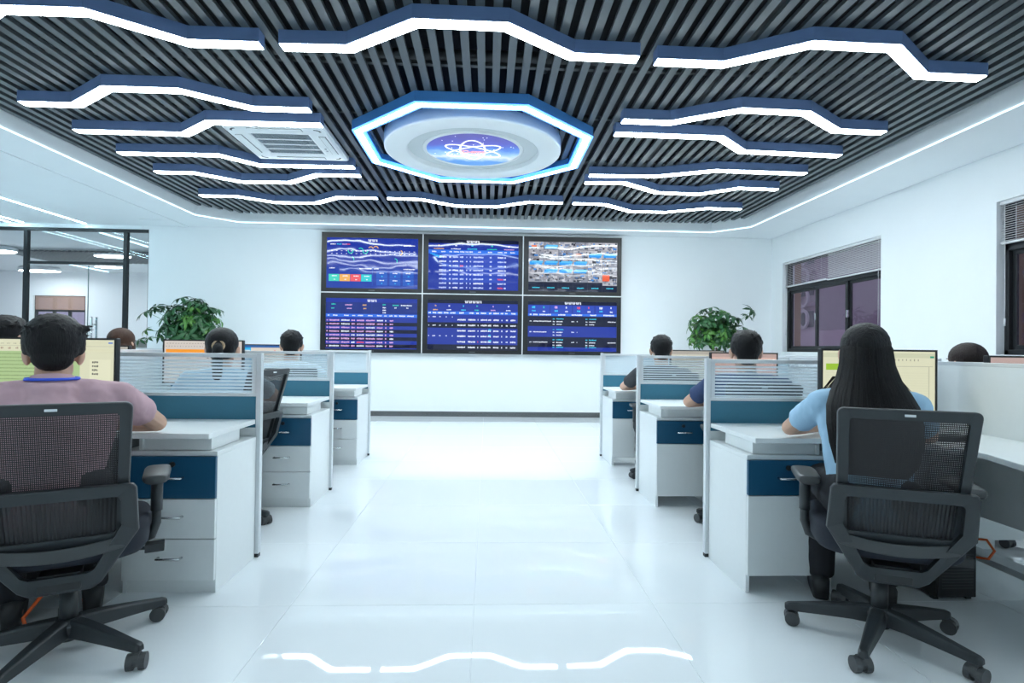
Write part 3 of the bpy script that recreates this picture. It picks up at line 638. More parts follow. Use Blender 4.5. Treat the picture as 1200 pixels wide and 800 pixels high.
    if i == 3:
        S.title(.45, .955, 5); S.q(0, .5, .70, .92, (.012, .03, .22), 1); S.q(.505, 1, .70, .92, (.012, .03, .22), 1); S.q(0, 1, .63, .69, HD, 1)
        for u, v, w, cc in ((.06, .88, .045, GRN), (.21, .87, .075, PK), (.40, .87, .04, ORN), (.06, .80, .03, GRN), (.23, .80, .05, PK), (.41, .80, .03, ORN), (.62, .88, .03, GRN), (.73, .87, .065, GRN), (.82, .87, .12, W_), (.62, .82, .035, W_), (.62, .77, .035, W_), (.75, .82, .02, W_), (.88, .82, .02, W_), (.62, .72, .035, W_)): S.word(u, v, w, cc, .024)
        for u, w in ((.02, .02), (.08, .05), (.20, .05), (.29, .03), (.35, .055), (.46, .05), (.56, .05), (.64, .03), (.69, .04), (.75, .03), (.80, .07), (.89, .07)): S.word(u, .66, w, W_, .024)
        rows(S, .60, .02, 8, ((.01, .015), (.04, .11), (.17, .09), (.28, .04), (.34, .08), (.44, .10), (.56, .065), (.65, .015), (.70, .04)), PK, (1, 3, 5, 7))
    if i == 4:
        S.q(0, 1, .93, 1, DK, 1); S.title(.41, .96, 9); S.q(0, 1, .71, .77, HD, 1)
        for u, cc in ((.06, ORN), (.21, W_), (.37, CY), (.52, GRN), (.70, PK), (.87, W_)): S.word(u, .80, .05, cc, .022); S.word(u+.02, .88, .015, cc, .03)
        for u, w in ((.01, .025), (.055, .04), (.11, .05), (.18, .05), (.25, .06), (.35, .05), (.46, .05), (.54, .03), (.59, .06), (.68, .03), (.73, .06), (.81, .03), (.86, .03), (.93, .05)): S.word(u, .74, w, W_, .028)
        rows(S, .66, .0, 6, ((.33, .09), (.45, .08), (.555, .01), (.59, .07), (.67, .035), (.73, .06), (.82, .01), (.87, .02), (.92, .06)), W_, (1, 5))
        for v in (.66, .49, .28):
            for u, w in ((.01, .012), (.055, .035), (.13, .015), (.20, .015), (.27, .01)): S.word(u, v, w, W_, .02)
        for k in range(3): S.word(.675, .41-.11*k, .03, CY, .03, 4)
    if i == 5:
        S.q(0, 1, .93, 1, DK, 1); S.title(.41, .965, 9)
        for k in range(4):
            u = .0+.253*k; S.q(u, u+.24, .76, .92, BG2, 2); S.word(u+.045, .88, .035, (CY, PK, RED, W_)[k], .05); S.word(u+.045, .81, .04, CY, .03); S.word(u+.17, .88, .015, (GRN, W_, RED, W_)[k], .04); S.word(u+.165, .80, .03, W_, .03)
        S.q(0, 1, .71, .755, HD, 1); S.q(0, 1, .50, .70, DK, 1); S.q(0, 1, .08, .285, DK, 1)
        for u, w in ((.02, .02), (.06, .05), (.13, .13), (.34, .08), (.49, .12), (.70, .07), (.85, .12)): S.word(u, .733, w, W_, .028)
        for k, v in enumerate((.60, .385, .18, .03)):
            if k < 3: S.word(.02, v, .02, W_); S.word(.06, v, (.2, .15, .16)[k], W_); S.word(.49, v, .03, W_); S.word(.55, v, .01, W_)
            for j, cc in enumerate((CY, W_, W_)):
                if k == 3 and j: continue
                S.word(.28, v+.05-.055*j, .02, cc); S.word(.32, v+.05-.055*j, .08-.01*j, cc)
                if k != 1: S.word(.65, v+.05-.055*j, .02, cc); S.word(.69, v+.05-.055*j, .08-.01*j, cc)
            if k in (0, 2): S.word(.90, v, .09, W_)
    S.m.build('screen_picture', SCRM, t)
    MB().box((x0+x1)/2-.05, (x0+x1)/2+.05, YS-.0095, YS-.008, z0+.025, z0+.033).build('maker_plate', mat('grey_plate', (.2, .21, .22), .3, .5), t)
st = tag(empty('added_joint_strips', (TVX0+1.5*TVP, YB, 1.0)), 'added white strips standing in for the lit wall between the six wall screens', 'added trim')  # white strips added at the front to imitate the lit wall in the joints
for c in range(1, 3): MB().box(TVX0+c*TVP-.0085, TVX0+c*TVP+.0085, YS-.006, YB, TVZ1-2*TVH, TVZ1).build('upright_strip', LAM, st)
MB().box(TVX0, TVX0+3*TVP, YS-.005, YB, TVZ1-TVH-.0085, TVZ1-TVH+.0085).build('level_strip', LAM, st)

# ================================================================== WORKSTATIONS
DROWS = {-1: ((3.165, 2.705), (4.612, 4.12), (6.07, 5.57)), 1: ((3.145, 2.67), (4.602, 4.12), (6.09, 5.59))}
PX, SX = 1.235, 2.50
ROWN = ('front', 'second', 'third'); SIDE = {-1: 'left', 1: 'right'}
def desk(s, row, col):
    yp, yf = DROWS[s][row]; xf = (0, s) if col == 0 else (2*SX*s, -s)
    T = lambda x: xf[0]+xf[1]*x
    where = '%s %s row' % (ROWN[row], SIDE[s]); beside = 'beside the aisle' if col == 0 else 'beyond the white divider'
    # partition across the desk front
    p = tag(empty('desk_partition', (T(1.87), yp, 0)), 'screen of striped glass above a teal panel, %s, %s' % (where, beside), 'partition', 'striped glass and teal desk screens')
    def B(name, mt, par, *b, bev=0.): return MB(xf).box(*b).build(name, mt, par, bevel=bev)
    B('post', ALU, p, PX-.013, PX+.013, yp-.018, yp+.018, .02, 1.104, bev=.002)
    B('post_foot', BLACK, p, PX-.011, PX+.011, yp-.015, yp+.015, 0, .02)
    B('glass_stile', ALU, p, PX+.015, PX+.037, yp-.014, yp+.014, .885, 1.08)
    B('top_rail', ALU, p, PX+.013, SX-.015, yp-.017, yp+.017, 1.078, 1.100, bev=.002)
    B('middle_rail', ALU, p, PX+.013, SX-.015, yp-.016, yp+.016, .868, .886, bev=.002)
    B('teal_panel', BLUEP, p, PX+.013, SX-.015, yp-.013, yp+.013, .70, .868)
    B('lower_panel', LAM, p, PX+.013, SX-.015, yp-.012, yp+.012, .09, .70)
    g = B('glass_panel', CLEAR, p, PX+.036, SX-.016, yp-.003, yp+.003, .886, 1.078)
    n = 10; pit = (1.070-.888)/n
    for k in range(n):
        z = .8885+k*pit; B('frosted_stripe', FROST, g, PX+.036, SX-.016, yp-.0042, yp-.0032, z, z+pit*.60)
    # white divider along the rows
    if col == 0:
        sp = tag(empty('spine_divider', (T(SX), yp-.73, 0)), 'white solid divider panel running lengthwise, %s' % where, 'divider', 'white lengthwise divider panels')
        B('panel', LAM, sp, SX-.014, SX+.014, yp-1.44, yp-.0, .33, 1.085); B('cap_rail', ALU, sp, SX-.016, SX+.016, yp-1.44, yp+.018, 1.085, 1.104, bev=.002)
        B('end_post', ALU, sp, SX-.014, SX+.014, yp-1.458, yp-1.44, 0, 1.104)
        B('cable_tray', ALU, sp, SX-.05, SX+.05, yp-1.4, yp-.05, .12, .15)
    # L-shaped desk
    d = tag(empty('workstation_desk', (T(1.87), yp-.4, 0)), 'white L-shaped desk, %s, %s' % (where, beside), 'desk', 'white L-shaped desks')
    yt = yf-.075
    top = [(PX+.012, yt), (1.68, yt), (1.80, yt-.02), (1.90, yt-.075), (1.975, yt-.165), (2.015, yt-.28), (2.02, yt-.38), (1.985, yt-.50), (1.95, yt-.64), (1.94, yp-1.37), (SX-.016, yp-1.37), (SX-.016, yp-.02), (PX+.012, yp-.02)]
    MB(xf).prism(top, .72, .745).build('desktop', LAM, d, bevel=.003)
    B('apron', LAM, d, PX+.045, 1.60, yf+.02, yp-.14, .655, .72); B('apron_end', LAM, d, 1.585, 1.60, yf+.005, yf+.02, .655, .72)
    B('modesty_panel', DARKPANEL, d, 1.68, SX-.02, yp-.05, yp-.032, .28, .72)
    B('end_leg', LAM, d, 2.0, SX-.02, yp-1.36, yp-1.335, 0, .72)
    if col: return
    # drawer cabinet below the desk end
    W = .425
    cb = tag(empty('drawer_cabinet', (T(PX+W/2), (yf+yp)/2, 0)), ('white drawer cabinet with a blue top drawer, %s' if s < 0 else 'white door cabinet with a blue drawer, %s') % where, 'cabinet', 'white and blue desk cabinets')
    c0, c1 = PX+.006, PX+W
    B('side_panel', LAM, cb, c0, c0+.018, yf, yp-.022, 0, .632, bev=.0015); B('side_panel', LAM, cb, c1-.018, c1, yf, yp-.022, 0, .632, bev=.0015)
    B('top_board', LAM, cb, c0, c1+.02, yf-.004, yp-.022, .632, .652, bev=.0015); B('back_panel', LAM, cb, c0+.018, c1-.018, yp-.04, yp-.026, .07, .632); B('bottom_board', LAM, cb, c0+.018, c1-.018, yf+.02, yp-.04, .075, .092)
    B('filler', LAMG, cb, c0+.018, c1-.018, yf+.03, yp-.05, .1, .625)
    def front(name, mt, z0, z1, lock, handle='pull'):
        f = B(name, mt, cb, c0+.002, c1-.002, yf-.016, yf+.002, z0, z1, bev=.002); xm = (c0+c1)/2 - .01
        if handle:
            zz = (z0+z1)/2 + (0 if lock else .012)
            q = MB(xf).tube([(xm-.052, yf-.015, zz), (xm-.05, yf-.04, zz), (xm+.05, yf-.04, zz), (xm+.052, yf-.015, zz)], .0055, 8); q.build('handle', CHROME, f, True)
        if lock:
            MB(xf).tube([(xm-.005, yf-.015, z1-.035), (xm-.005, yf-.026, z1-.035)], .012, 14).build('lock', BLACK, f)
    if s < 0:
        front('drawer', BLUED, .438, .630, True); front('drawer', LAM, .254, .434, False); front('drawer', LAM, .062, .250, False); B('plinth', LAM, cb, c0+.02, c1-.018, yf+.004, yf+.02, 0, .062)
    else:
        front('drawer', BLUED, .465, .630, True); front('door', LAM, .085, .461, False, None)
        MB(xf).tube([(c1-.03, yf-.015, .30), (c1-.03, yf-.022, .30)], .006, 8).build('door_stop', CHROME, cb)
for s in (-1, 1):
    for row in range(3):
        for col in range(2): desk(s, row, col)

# monitors
def monitor(x, y, rz, w, top, style, label, kb_label):
    h = w*.575; z0 = top-h
    t = tag(empty('monitor', (x, y, .745), rz), label, 'monitor', 'desktop monitors')
    L = lambda q, *a, **k: q.build(*a, local=True, **k)
    zz = z0-.745
    L(MB().box(-w/2, w/2, .0, .03, zz, zz+h), 'housing', BEZEL, t, bevel=.004)
    q = MB(); b = .010; pr = lambda a, c, y: [(-a, y, zz+c), (a, y, zz+c), (a, y, zz+h-c*.55), (-a, y, zz+h-c*.55)]
    q.rings([pr(w/2-b, .018, .0), pr(w/2-b, .018, -.006), pr(w/2, 0, -.006), pr(w/2, 0, .002)], False, False); L(q, 'bezel', BEZEL, t)
    L(MB().box(-.03, .03, .03, .05, .02, zz+h*.6).prism([(-.12, -.07), (.12, -.07), (.12, .12), (-.12, .12)], 0, .012), 'stand', BEZEL, t, bevel=.004)
    S = Screen(-w/2+b, w/2-b, zz+.018, zz+h-.010, -.0012)
    cream = (.66, .66, .47); green = (.38, .52, .25)
    if style == 'page':
        S.q(0, 1, 0, 1, green, 0); S.q(0, 1, .82, 1, cream, 1); S.q(.72, 1, 0, .86, cream, 1); S.q(.80, .97, .30, .70, (.72, .72, .52), 2); S.q(.95, .985, .945, .965, (.05, .16, .6), 3); S.q(0, 1, .9, .905, (.45, .45, .33), 2)
        for k in range(14): S.word(.03+.05*k, .935, .025, (.35, .35, .25), .012); S.word(.02+.06*k, .865, .02, (.4, .3, .22), .03) if k < 11 else None
        for k in range(13): S.word(.04, .78-.055*k, rnd.uniform(.35, .62), (.24, .34, .15), .016)
        for k in range(4): S.word(.82, .66-.06*k, .05, (.1, .1, .08), .03)
    elif style == 'sheet':
        S.q(0, 1, 0, 1, cream, 0); S.q(0, 1, .90, .97, (.56, .58, .40), 1); S.q(.03, .30, .70, .80, (.30, .50, .03), 2); S.q(.955, .99, .90, .93, (.02, .3, .18), 3); S.q(.60, .98, .76, .77, (.45, .45, .33), 2); S.q(.94, .95, .05, .76, (.5, .5, .36), 2)
        for k in range(16): S.q(.03, .94, .66-.04*k, .663-.04*k, (.54, .54, .38), 1)
        for k in range(8): S.word(.60+.035*k, .865, .012, (.3, .3, .22), .03)
        S.q(.632, .645, .60, .62, (.8, .2, .05), 3)
    elif style == 'orange':
        S.q(0, 1, 0, 1, (.60, .55, .50), 0); S.q(.02, .97, .72, .80, (.85, .30, .01), 1)
        for k in range(26): S.word(.03+.036*k, .94, .018, (.3, .28, .26), .02); S.word(.02+.036*k, .87, .012, (.35, .32, .3), .03)
        for k in range(9): S.word(.28, .66-.07*k, .06, (.4, .37, .34), .02); S.word(.55, .66-.07*k, .02, (.1, .1, .1), .03); S.word(.66, .66-.07*k, .05, (.4, .37, .34), .02)
    elif style == 'blue':
        S.q(0, 1, 0, 1, (.66, .60, .52), 0); S.q(0, 1, .93, 1, (.03, .12, .35), 1); S.q(0, .16, 0, .93, (.03, .42, .75), 1); S.q(.02, .14, .6, .85, (.6, .7, .75), 2)
        for k in range(7): S.q(.02, .14, .1+.07*k, .14+.07*k, (.55, .68, .75), 2); S.word(.25, .8-.1*k, .5, (.45, .4, .36), .02)
        S.q(.55, .58, .80, .84, (.8, .05, .05), 2)
    elif style == 'rose':
        S.q(0, 1, 0, 1, (.60, .40, .34), 0); S.q(0, 1, .90, 1, (.45, .33, .30), 1)
        for k in range(9): S.word(.08, .82-.09*k, .6, (.42, .28, .24), .02)
    else:
        S.q(0, 1, 0, 1, (.55, .52, .42), 0); S.q(0, 1, .88, 1, (.40, .38, .33), 1)
        for k in range(9): S.word(.08, .80-.09*k, .5, (.36, .34, .28), .02)
    L(S.m, 'screen_picture', print_mat('monitor_picture', .95), t)
    kb = tag(empty('keyboard', (x + .33*math.sin(rz), y - .33*math.cos(rz), .745), rz), 'black keyboard in front of the ' + kb_label, 'keyboard', 'black keyboards')
    L(MB().box(-.2, .2, -.06, .06, .002, .018), 'case', BLACK, kb, bevel=.003)
    q = MB()
    for a in range(14):
        for b2 in range(5): q.box(-.193+.0277*a, -.193+.0277*a+.023, -.054+.0216*b2, -.054+.0216*b2+.018, .018, .024)
    L(q, 'keys', CHAIRL, kb)
monitor(-2.155, 2.93, 0.0, .615, 1.172, 'page', 'monitor with a green document, in front of the man in pink', 'black keyboard at the green document monitor')
monitor(2.05, 2.90, -.0, .626, 1.165, 'sheet', 'monitor with a cream spreadsheet, in front of the long-haired woman', 'black keyboard at the cream spreadsheet monitor')
monitor(-2.13, 4.38, .0, .59, 1.180, 'orange', 'monitor with an orange stripe, in front of the ponytailed woman', 'black keyboard at the orange striped monitor')
monitor(-2.17, 5.83, .0, .60, 1.152, 'blue', 'monitor with a blue side bar, third left row', 'black keyboard at the blue side bar monitor')
monitor(2.0, 4.36, .0, .535, 1.135, 'rose', 'monitor with a rose page, in front of the man in navy', 'black keyboard at the monitor before the man in navy')
monitor(2.18, 5.83, .0, .57, 1.148, 'plain', 'monitor with a sand coloured page, third right row', 'black keyboard at the sand coloured monitor')
monitor(2.97, 2.93, .0, .60, 1.140, 'rose', 'monitor just beyond the white divider at the right edge', 'black keyboard right of the white divider, nearest')
monitor(3.05, 4.38, .0, .56, 1.13, 'plain', 'monitor beyond the divider, in front of the bowed dark head', 'black keyboard before the bowed dark head')
monitor(-2.95, 4.38, .0, .56, 1.13, 'plain', 'monitor beyond the left divider, second row', 'black keyboard past the left divider, second row')
monitor(-2.95, 5.83, .0, .56, 1.13, 'plain', 'monitor beyond the left divider, third row', 'black keyboard past the left divider, third row')

# computer towers, cables, small things
def pc(x, y, label):
    t = tag(empty('computer_tower', (x, y, 0)), label, 'computer', 'computer towers under the desks')
    MB().box(x-.095, x+.095, y-.2, y+.2, .015, .43).build('case', BLACK, t, bevel=.004)
    MB().box(x-.09, x+.09, y-.212, y-.2, .02, .425).build('front_panel', BEZEL, t, bevel=.004)
    q = MB()
    for k in range(12): q.box(x-.075, x+.075, y-.214, y-.2115, .06+.014*k, .066+.014*k)
    q.build('front_vents', CHAIRL, t)
    for a in (-.08, .08):
        for b_ in (-.17, .17): MB().box(x+a-.012, x+a+.012, y+b_-.012, y+b_+.012, 0, .015).build('foot', BLACK, t)
pc(2.19, 2.77, 'black computer tower under the desk of the long-haired woman'); pc(-2.2, 2.8, 'black computer tower under the desk of the man in pink')
tag(MB().tube([(2.27, 2.6, .28), (2.33, 2.56, .285), (2.35, 2.54, .24), (2.33, 2.55, .20), (2.28, 2.62, .19)], .006, 8).build('orange_cable', ORANGE, None, True), 'orange cable loop beside the black computer tower', 'cable')
tag(MB().tube([(-1.78, 2.32, .008), (-1.83, 2.36, .05), (-1.80, 2.42, .12), (-1.76, 2.5, .19), (-1.78, 2.62, .15)], .007, 8).build('orange_cable', ORANGE, None, True), 'orange cable on the floor behind the chair of the man in pink', 'cable')
tag(MB().box(-2.46, -2.2, 3.55, 3.87, .746, .776).build('blue_folder', mat('blue_card', (.02, .06, .42), .5, noise=.05), None, bevel=.004), 'blue folder lying on the second left desk', 'folder')
fn = tag(empty('desk_fan', (2.36, 4.25, .745)), 'small white desk fan beside the monitor of the man in navy', 'fan')
q = MB(); q.lathe([(.001, 0), (.07, 0), (.07, .015), (.02, .03), (.012, .05), (.012, .16), (.001, .16)], 20, (2.36, 4.25, .745)); q.build('stand', LAM, fn, True)
q = MB()
for rr in (.085, .06, .035): q.tube([(2.36+rr*math.cos(2*PI*k/24), 4.22, .745+.24+rr*math.sin(2*PI*k/24)) for k in range(25)], .003, 6)
for k in range(12): q.tube([(2.36, 4.215, .985), (2.36+.085*math.cos(PI*k/6), 4.22, .985+.085*math.sin(PI*k/6))], .0018, 5)
q.build('guard', LAM, fn, True)
for k in range(4):
    a = k*PI/2; MB().add([(2.36, 4.235, .985), (2.36+.075*math.cos(a), 4.23, .985+.075*math.sin(a)), (2.36+.075*math.cos(a+.8), 4.245, .985+.075*math.sin(a+.8)), (2.36+.0*math.cos(a), 4.239, .985)], [(0, 1, 2, 3)]).build('blade', LAM, fn)
# ================================================================== OFFICE CHAIRS
def yb(z): return -.215 - .14*(z-.45)/.5
def plate_ring(outer, inner, yf, th):
    n = len(outer); P = lambda pts, d: [(x, yf(x, z)+d, z) for x, z in pts]
    q = MB(); q.rings([P(inner, 0), P(outer, 0), P(outer, th), P(inner, th), P(inner, 0)], False, False); return q
def make_chair(name, loc, rz, star, label, raise_=0.):
    t = tag(empty(name, loc, rz), label, 'chair', 'black mesh office chairs')
    L = lambda q, nm, mt, par=t, **k: q.build(nm, mt, par, local=True, **k)
    Z = raise_
    cv = lambda x, z: yb(z) - .030 + .030*(x/.25)**2*1.0
    bo = rrect(.388, .424, .455, .955, .022); bi = rrect(.326, .352, .492, .918, .012)
    o = L(plate_ring(bo, bi, lambda x, z: cv(x, z)-.012, .028), 'back_frame', CHAIRP, bevel=.006, seg=2); o.location.z = Z
    if 'badge' in name or True:
        q = MB(); q.box(-.016, .016, cv(0, .94)-.0145, cv(0, .94)-.010, .932, .940); L(q, 'badge', ALU, o, bevel=.001)
    def sheet(z0, z1, nz, off, w0, w1, nx=16, ribs=0):
        q = MB(); vs = []; fs = []
        for j in range(nz+1):
            z = z0+(z1-z0)*j/nz; w = w0+(w1-w0)*j/nz
            for i in range(nx+1):
                x = -w/2+w*i/nx; r = .004*(i % 2) if ribs else 0
                vs.append((x, cv(x, z)+off+r, z))
        for j in range(nz):
            for i in range(nx):
                a = j*(nx+1)+i; fs.append((a, a+1, a+nx+2, a+nx+1))
        q.add(vs, fs); return q
    o = L(sheet(.665, .925, 6, .004, .348, .360), 'mesh_back', MESHW, smooth=True); o.location.z = Z
    q = sheet(.488, .668, 4, .004, .332, .348, 56, 1); o = L(q, 'lumbar_mesh', veil_mat('lumbar_cloth', (.03, .031, .033), .88)); o.location.z = Z
    # bracket carrying the back
    go = [(-.214, .672), (.214, .672), (.224, .655), (.230, .50), (.115, .305), (.085, .282), (-.085, .282), (-.115, .305), (-.230, .50), (-.224, .655)]
    gi = [(-.170, .632), (.170, .632), (.179, .622), (.181, .525), (.10, .368), (.08, .355), (-.08, .355), (-.10, .368), (-.181, .525), (-.179, .622)]
    fy = lambda x, z: (cv(x, z)-.042) if z > .48 else (cv(x, .48)-.042+(.48-z)*.6)
    o = L(plate_ring(go, gi, fy, .032), 'back_bracket', CHAIRP, bevel=.007, seg=2); o.location.z = Z
    q = MB()
    q.rings([[(x, yb(.5)-.03+.03*(x/.25)**2+a, .440-.022*(1-(x/.19)**2)+b) for a, b in ((-.01, 0), (.03, 0), (.03, .035), (-.01, .045))] for x in [-.188+.376*k/12 for k in range(13)]])
    o = L(q, 'lower_back_bar', CHAIRL, bevel=.004); o.location.z = Z
    # seat
    rs = []
    for z, k in ((.375, .86), (.385, .95), (.405, 1.), (.465, 1.), (.482, .96), (.490, .86), (.492, .5)):
        rs.append([(.25*k*math.copysign(abs(math.cos(a))**.45, math.cos(a)), .03+.245*k*math.copysign(abs(math.sin(a))**.45, math.sin(a)), z+.0) for a in [2*PI*i/40 for i in range(40)]])
    o = L(MB().rings(rs), 'seat', SEATF, smooth=True); o.location.z = Z
    q = MB().box(-.10, .10, -.14, .12, .325, .380).tube([(.05, 0, .365), (.24, -.02, .355)], .007, 8).box(.235, .30, -.04, .01, .340, .372).box(-.06, .06, -.20, -.1, .30, .36)
    o = L(q, 'tilt_mechanism', BLACK, bevel=.005); o.location.z = Z
    for s in (-1, 1):
        q = MB().tube([(s*.12, .02, .378), (s*.215, .02, .374), (s*.255, .02, .392), (s*.270, .02, .44), (s*.270, .015, .50)], .017, 10)
        q.tube([(s*.270, .015, .49), (s*.270, .01, .632)], .021, 12)
        a = L(q, 'armrest_post', CHAIRP, smooth=True); a.location.z = Z
        rr = []
        for y, w, zt in ((-.128, .030, .672), (-.118, .040, .674), (-.09, .045, .676), (.05, .047, .676), (.11, .044, .672), (.135, .038, .664), (.142, .026, .658)):
            rr.append([(s*.270+w*math.copysign(abs(math.cos(b))**.6, math.cos(b)), y, zt-.036+.016*math.copysign(abs(math.sin(b))**.6, math.sin(b))) for b in [2*PI*i/18 for i in range(18)]])
        L(MB().rings(rr), 'armrest_pad', CHAIRL, a, smooth=True)
    L(MB().tube([(0, 0, .10), (0, 0, .24)], .030, 20).tube([(0, 0, .22), (0, 0, .34+Z)], .024, 20), 'gas_column', CHAIRP, smooth=True)
    q = MB().lathe([(.001, .055), (.036, .055), (.040, .075), (.052, .085), (.055, .115), (.04, .135), (.001, .135)], 24)
    base = None; q2 = q
    for k in range(5):
        a = math.radians(star+72*k)-rz; c_, s_ = math.cos(a), math.sin(a); rs = []
        for r, w, zt, hh in ((.02, .030, .135, .065), (.10, .029, .128, .055), (.20, .024, .112, .045), (.30, .018, .094, .035), (.33, .018, .088, .030), (.343, .012, .082, .02)):
            rs.append([(r*c_-y*s_, r*s_+y*c_, z) for y, z in ((-w, zt-hh), (w, zt-hh), (w*.85, zt-.006), (w*.6, zt), (-w*.6, zt), (-w*.85, zt-.006))])
        q2.rings(rs)
    base = L(q2, 'star_base', CHAIRP, bevel=.003)
    for k in range(5):
        a = math.radians(star+72*k)-rz; cx, cy = .328*math.cos(a), .328*math.sin(a); w = a+.9+.7*k; d = Vector((math.cos(w), math.sin(w), 0)); p = Vector((-d.y, d.x, 0))
        o0 = Vector((cx, cy, 0))+p*.012; q = MB().tube([(cx, cy, .07), (cx, cy, .045)], .008, 8)
        for sg in (-1, 1): q.tube([tuple(o0+d*sg*.009+Vector((0, 0, .0285))), tuple(o0+d*sg*.013+Vector((0, 0, .0285))), tuple(o0+d*sg*.027+Vector((0, 0, .0285))), tuple(o0+d*sg*.030+Vector((0, 0, .0285)))], .0285, 18)
        q.tube([tuple(o0-d*.010+Vector((0, 0, .036))), tuple(o0+d*.010+Vector((0, 0, .036)))], .026, 14)
        L(q, 'caster', CHAIRL, base)
    return t
R = math.radians
make_chair('office_chair', (-1.535, 2.19, 0), R(27), 54, 'black mesh office chair of the man in the pink shirt, front left')
make_chair('office_chair', (1.585, 2.23, 0), R(-23), 82, 'black mesh office chair of the long-haired woman, front right')
make_chair('office_chair', (-1.72, 3.74, 0), R(78), -4, 'black mesh chair turned sideways behind the front left desk screen', .04)
make_chair('office_chair', (-1.70, 5.20, 0), R(10), 40, 'black mesh chair of the man in white, third left row')
make_chair('office_chair', (1.72, 3.62, 0), R(-16), 151, 'black mesh chair of the man in the navy shirt, second right row')
make_chair('office_chair', (1.62, 5.10, 0), R(-8), 120, 'black mesh chair of the man in dark grey, third right row')
make_chair('office_chair', (3.25, 3.55, 0), R(10), 100, 'black mesh chair behind the right divider, under the bowed dark head')
make_chair('office_chair', (-3.0, 3.58, 0), R(-10), 80, 'black mesh chair beyond the left divider, second row')
make_chair('office_chair', (-3.22, 5.05, 0), R(-10), 80, 'black mesh chair beyond the left divider, third row')

# ================================================================== PEOPLE (seated, built facing +y)
def solid(name, mb, voxel, mt, parent, smooth=4, disp=0., dscale=.05):
    """melts overlapping volumes into one continuous surface"""
    me = bpy.data.meshes.new(name); me.from_pydata(mb.v, [], mb.f); o = bpy.data.objects.new(name, me); COL.objects.link(o)
    r = o.modifiers.new('melt', 'REMESH'); r.mode = 'VOXEL'; r.voxel_size = voxel
    if smooth:
        s = o.modifiers.new('soft', 'SMOOTH'); s.factor = .5; s.iterations = smooth
    if disp:
        tx = bpy.data.textures.new(name, 'CLOUDS'); tx.noise_scale = dscale
        d = o.modifiers.new('folds', 'DISPLACE'); d.texture = tx; d.strength = disp; d.mid_level = .5
    dg = bpy.context.evaluated_depsgraph_get(); new = bpy.data.meshes.new_from_object(o.evaluated_get(dg), depsgraph=dg)
    bpy.data.objects.remove(o); bpy.data.meshes.remove(me)
    new.name = name; new.materials.clear(); new.materials.append(mt); new.polygons.foreach_set('use_smooth', [True]*len(new.polygons))
    ob = bpy.data.objects.new(name, new); COL.objects.link(ob); ob.parent = parent; return ob
from mathutils import Euler
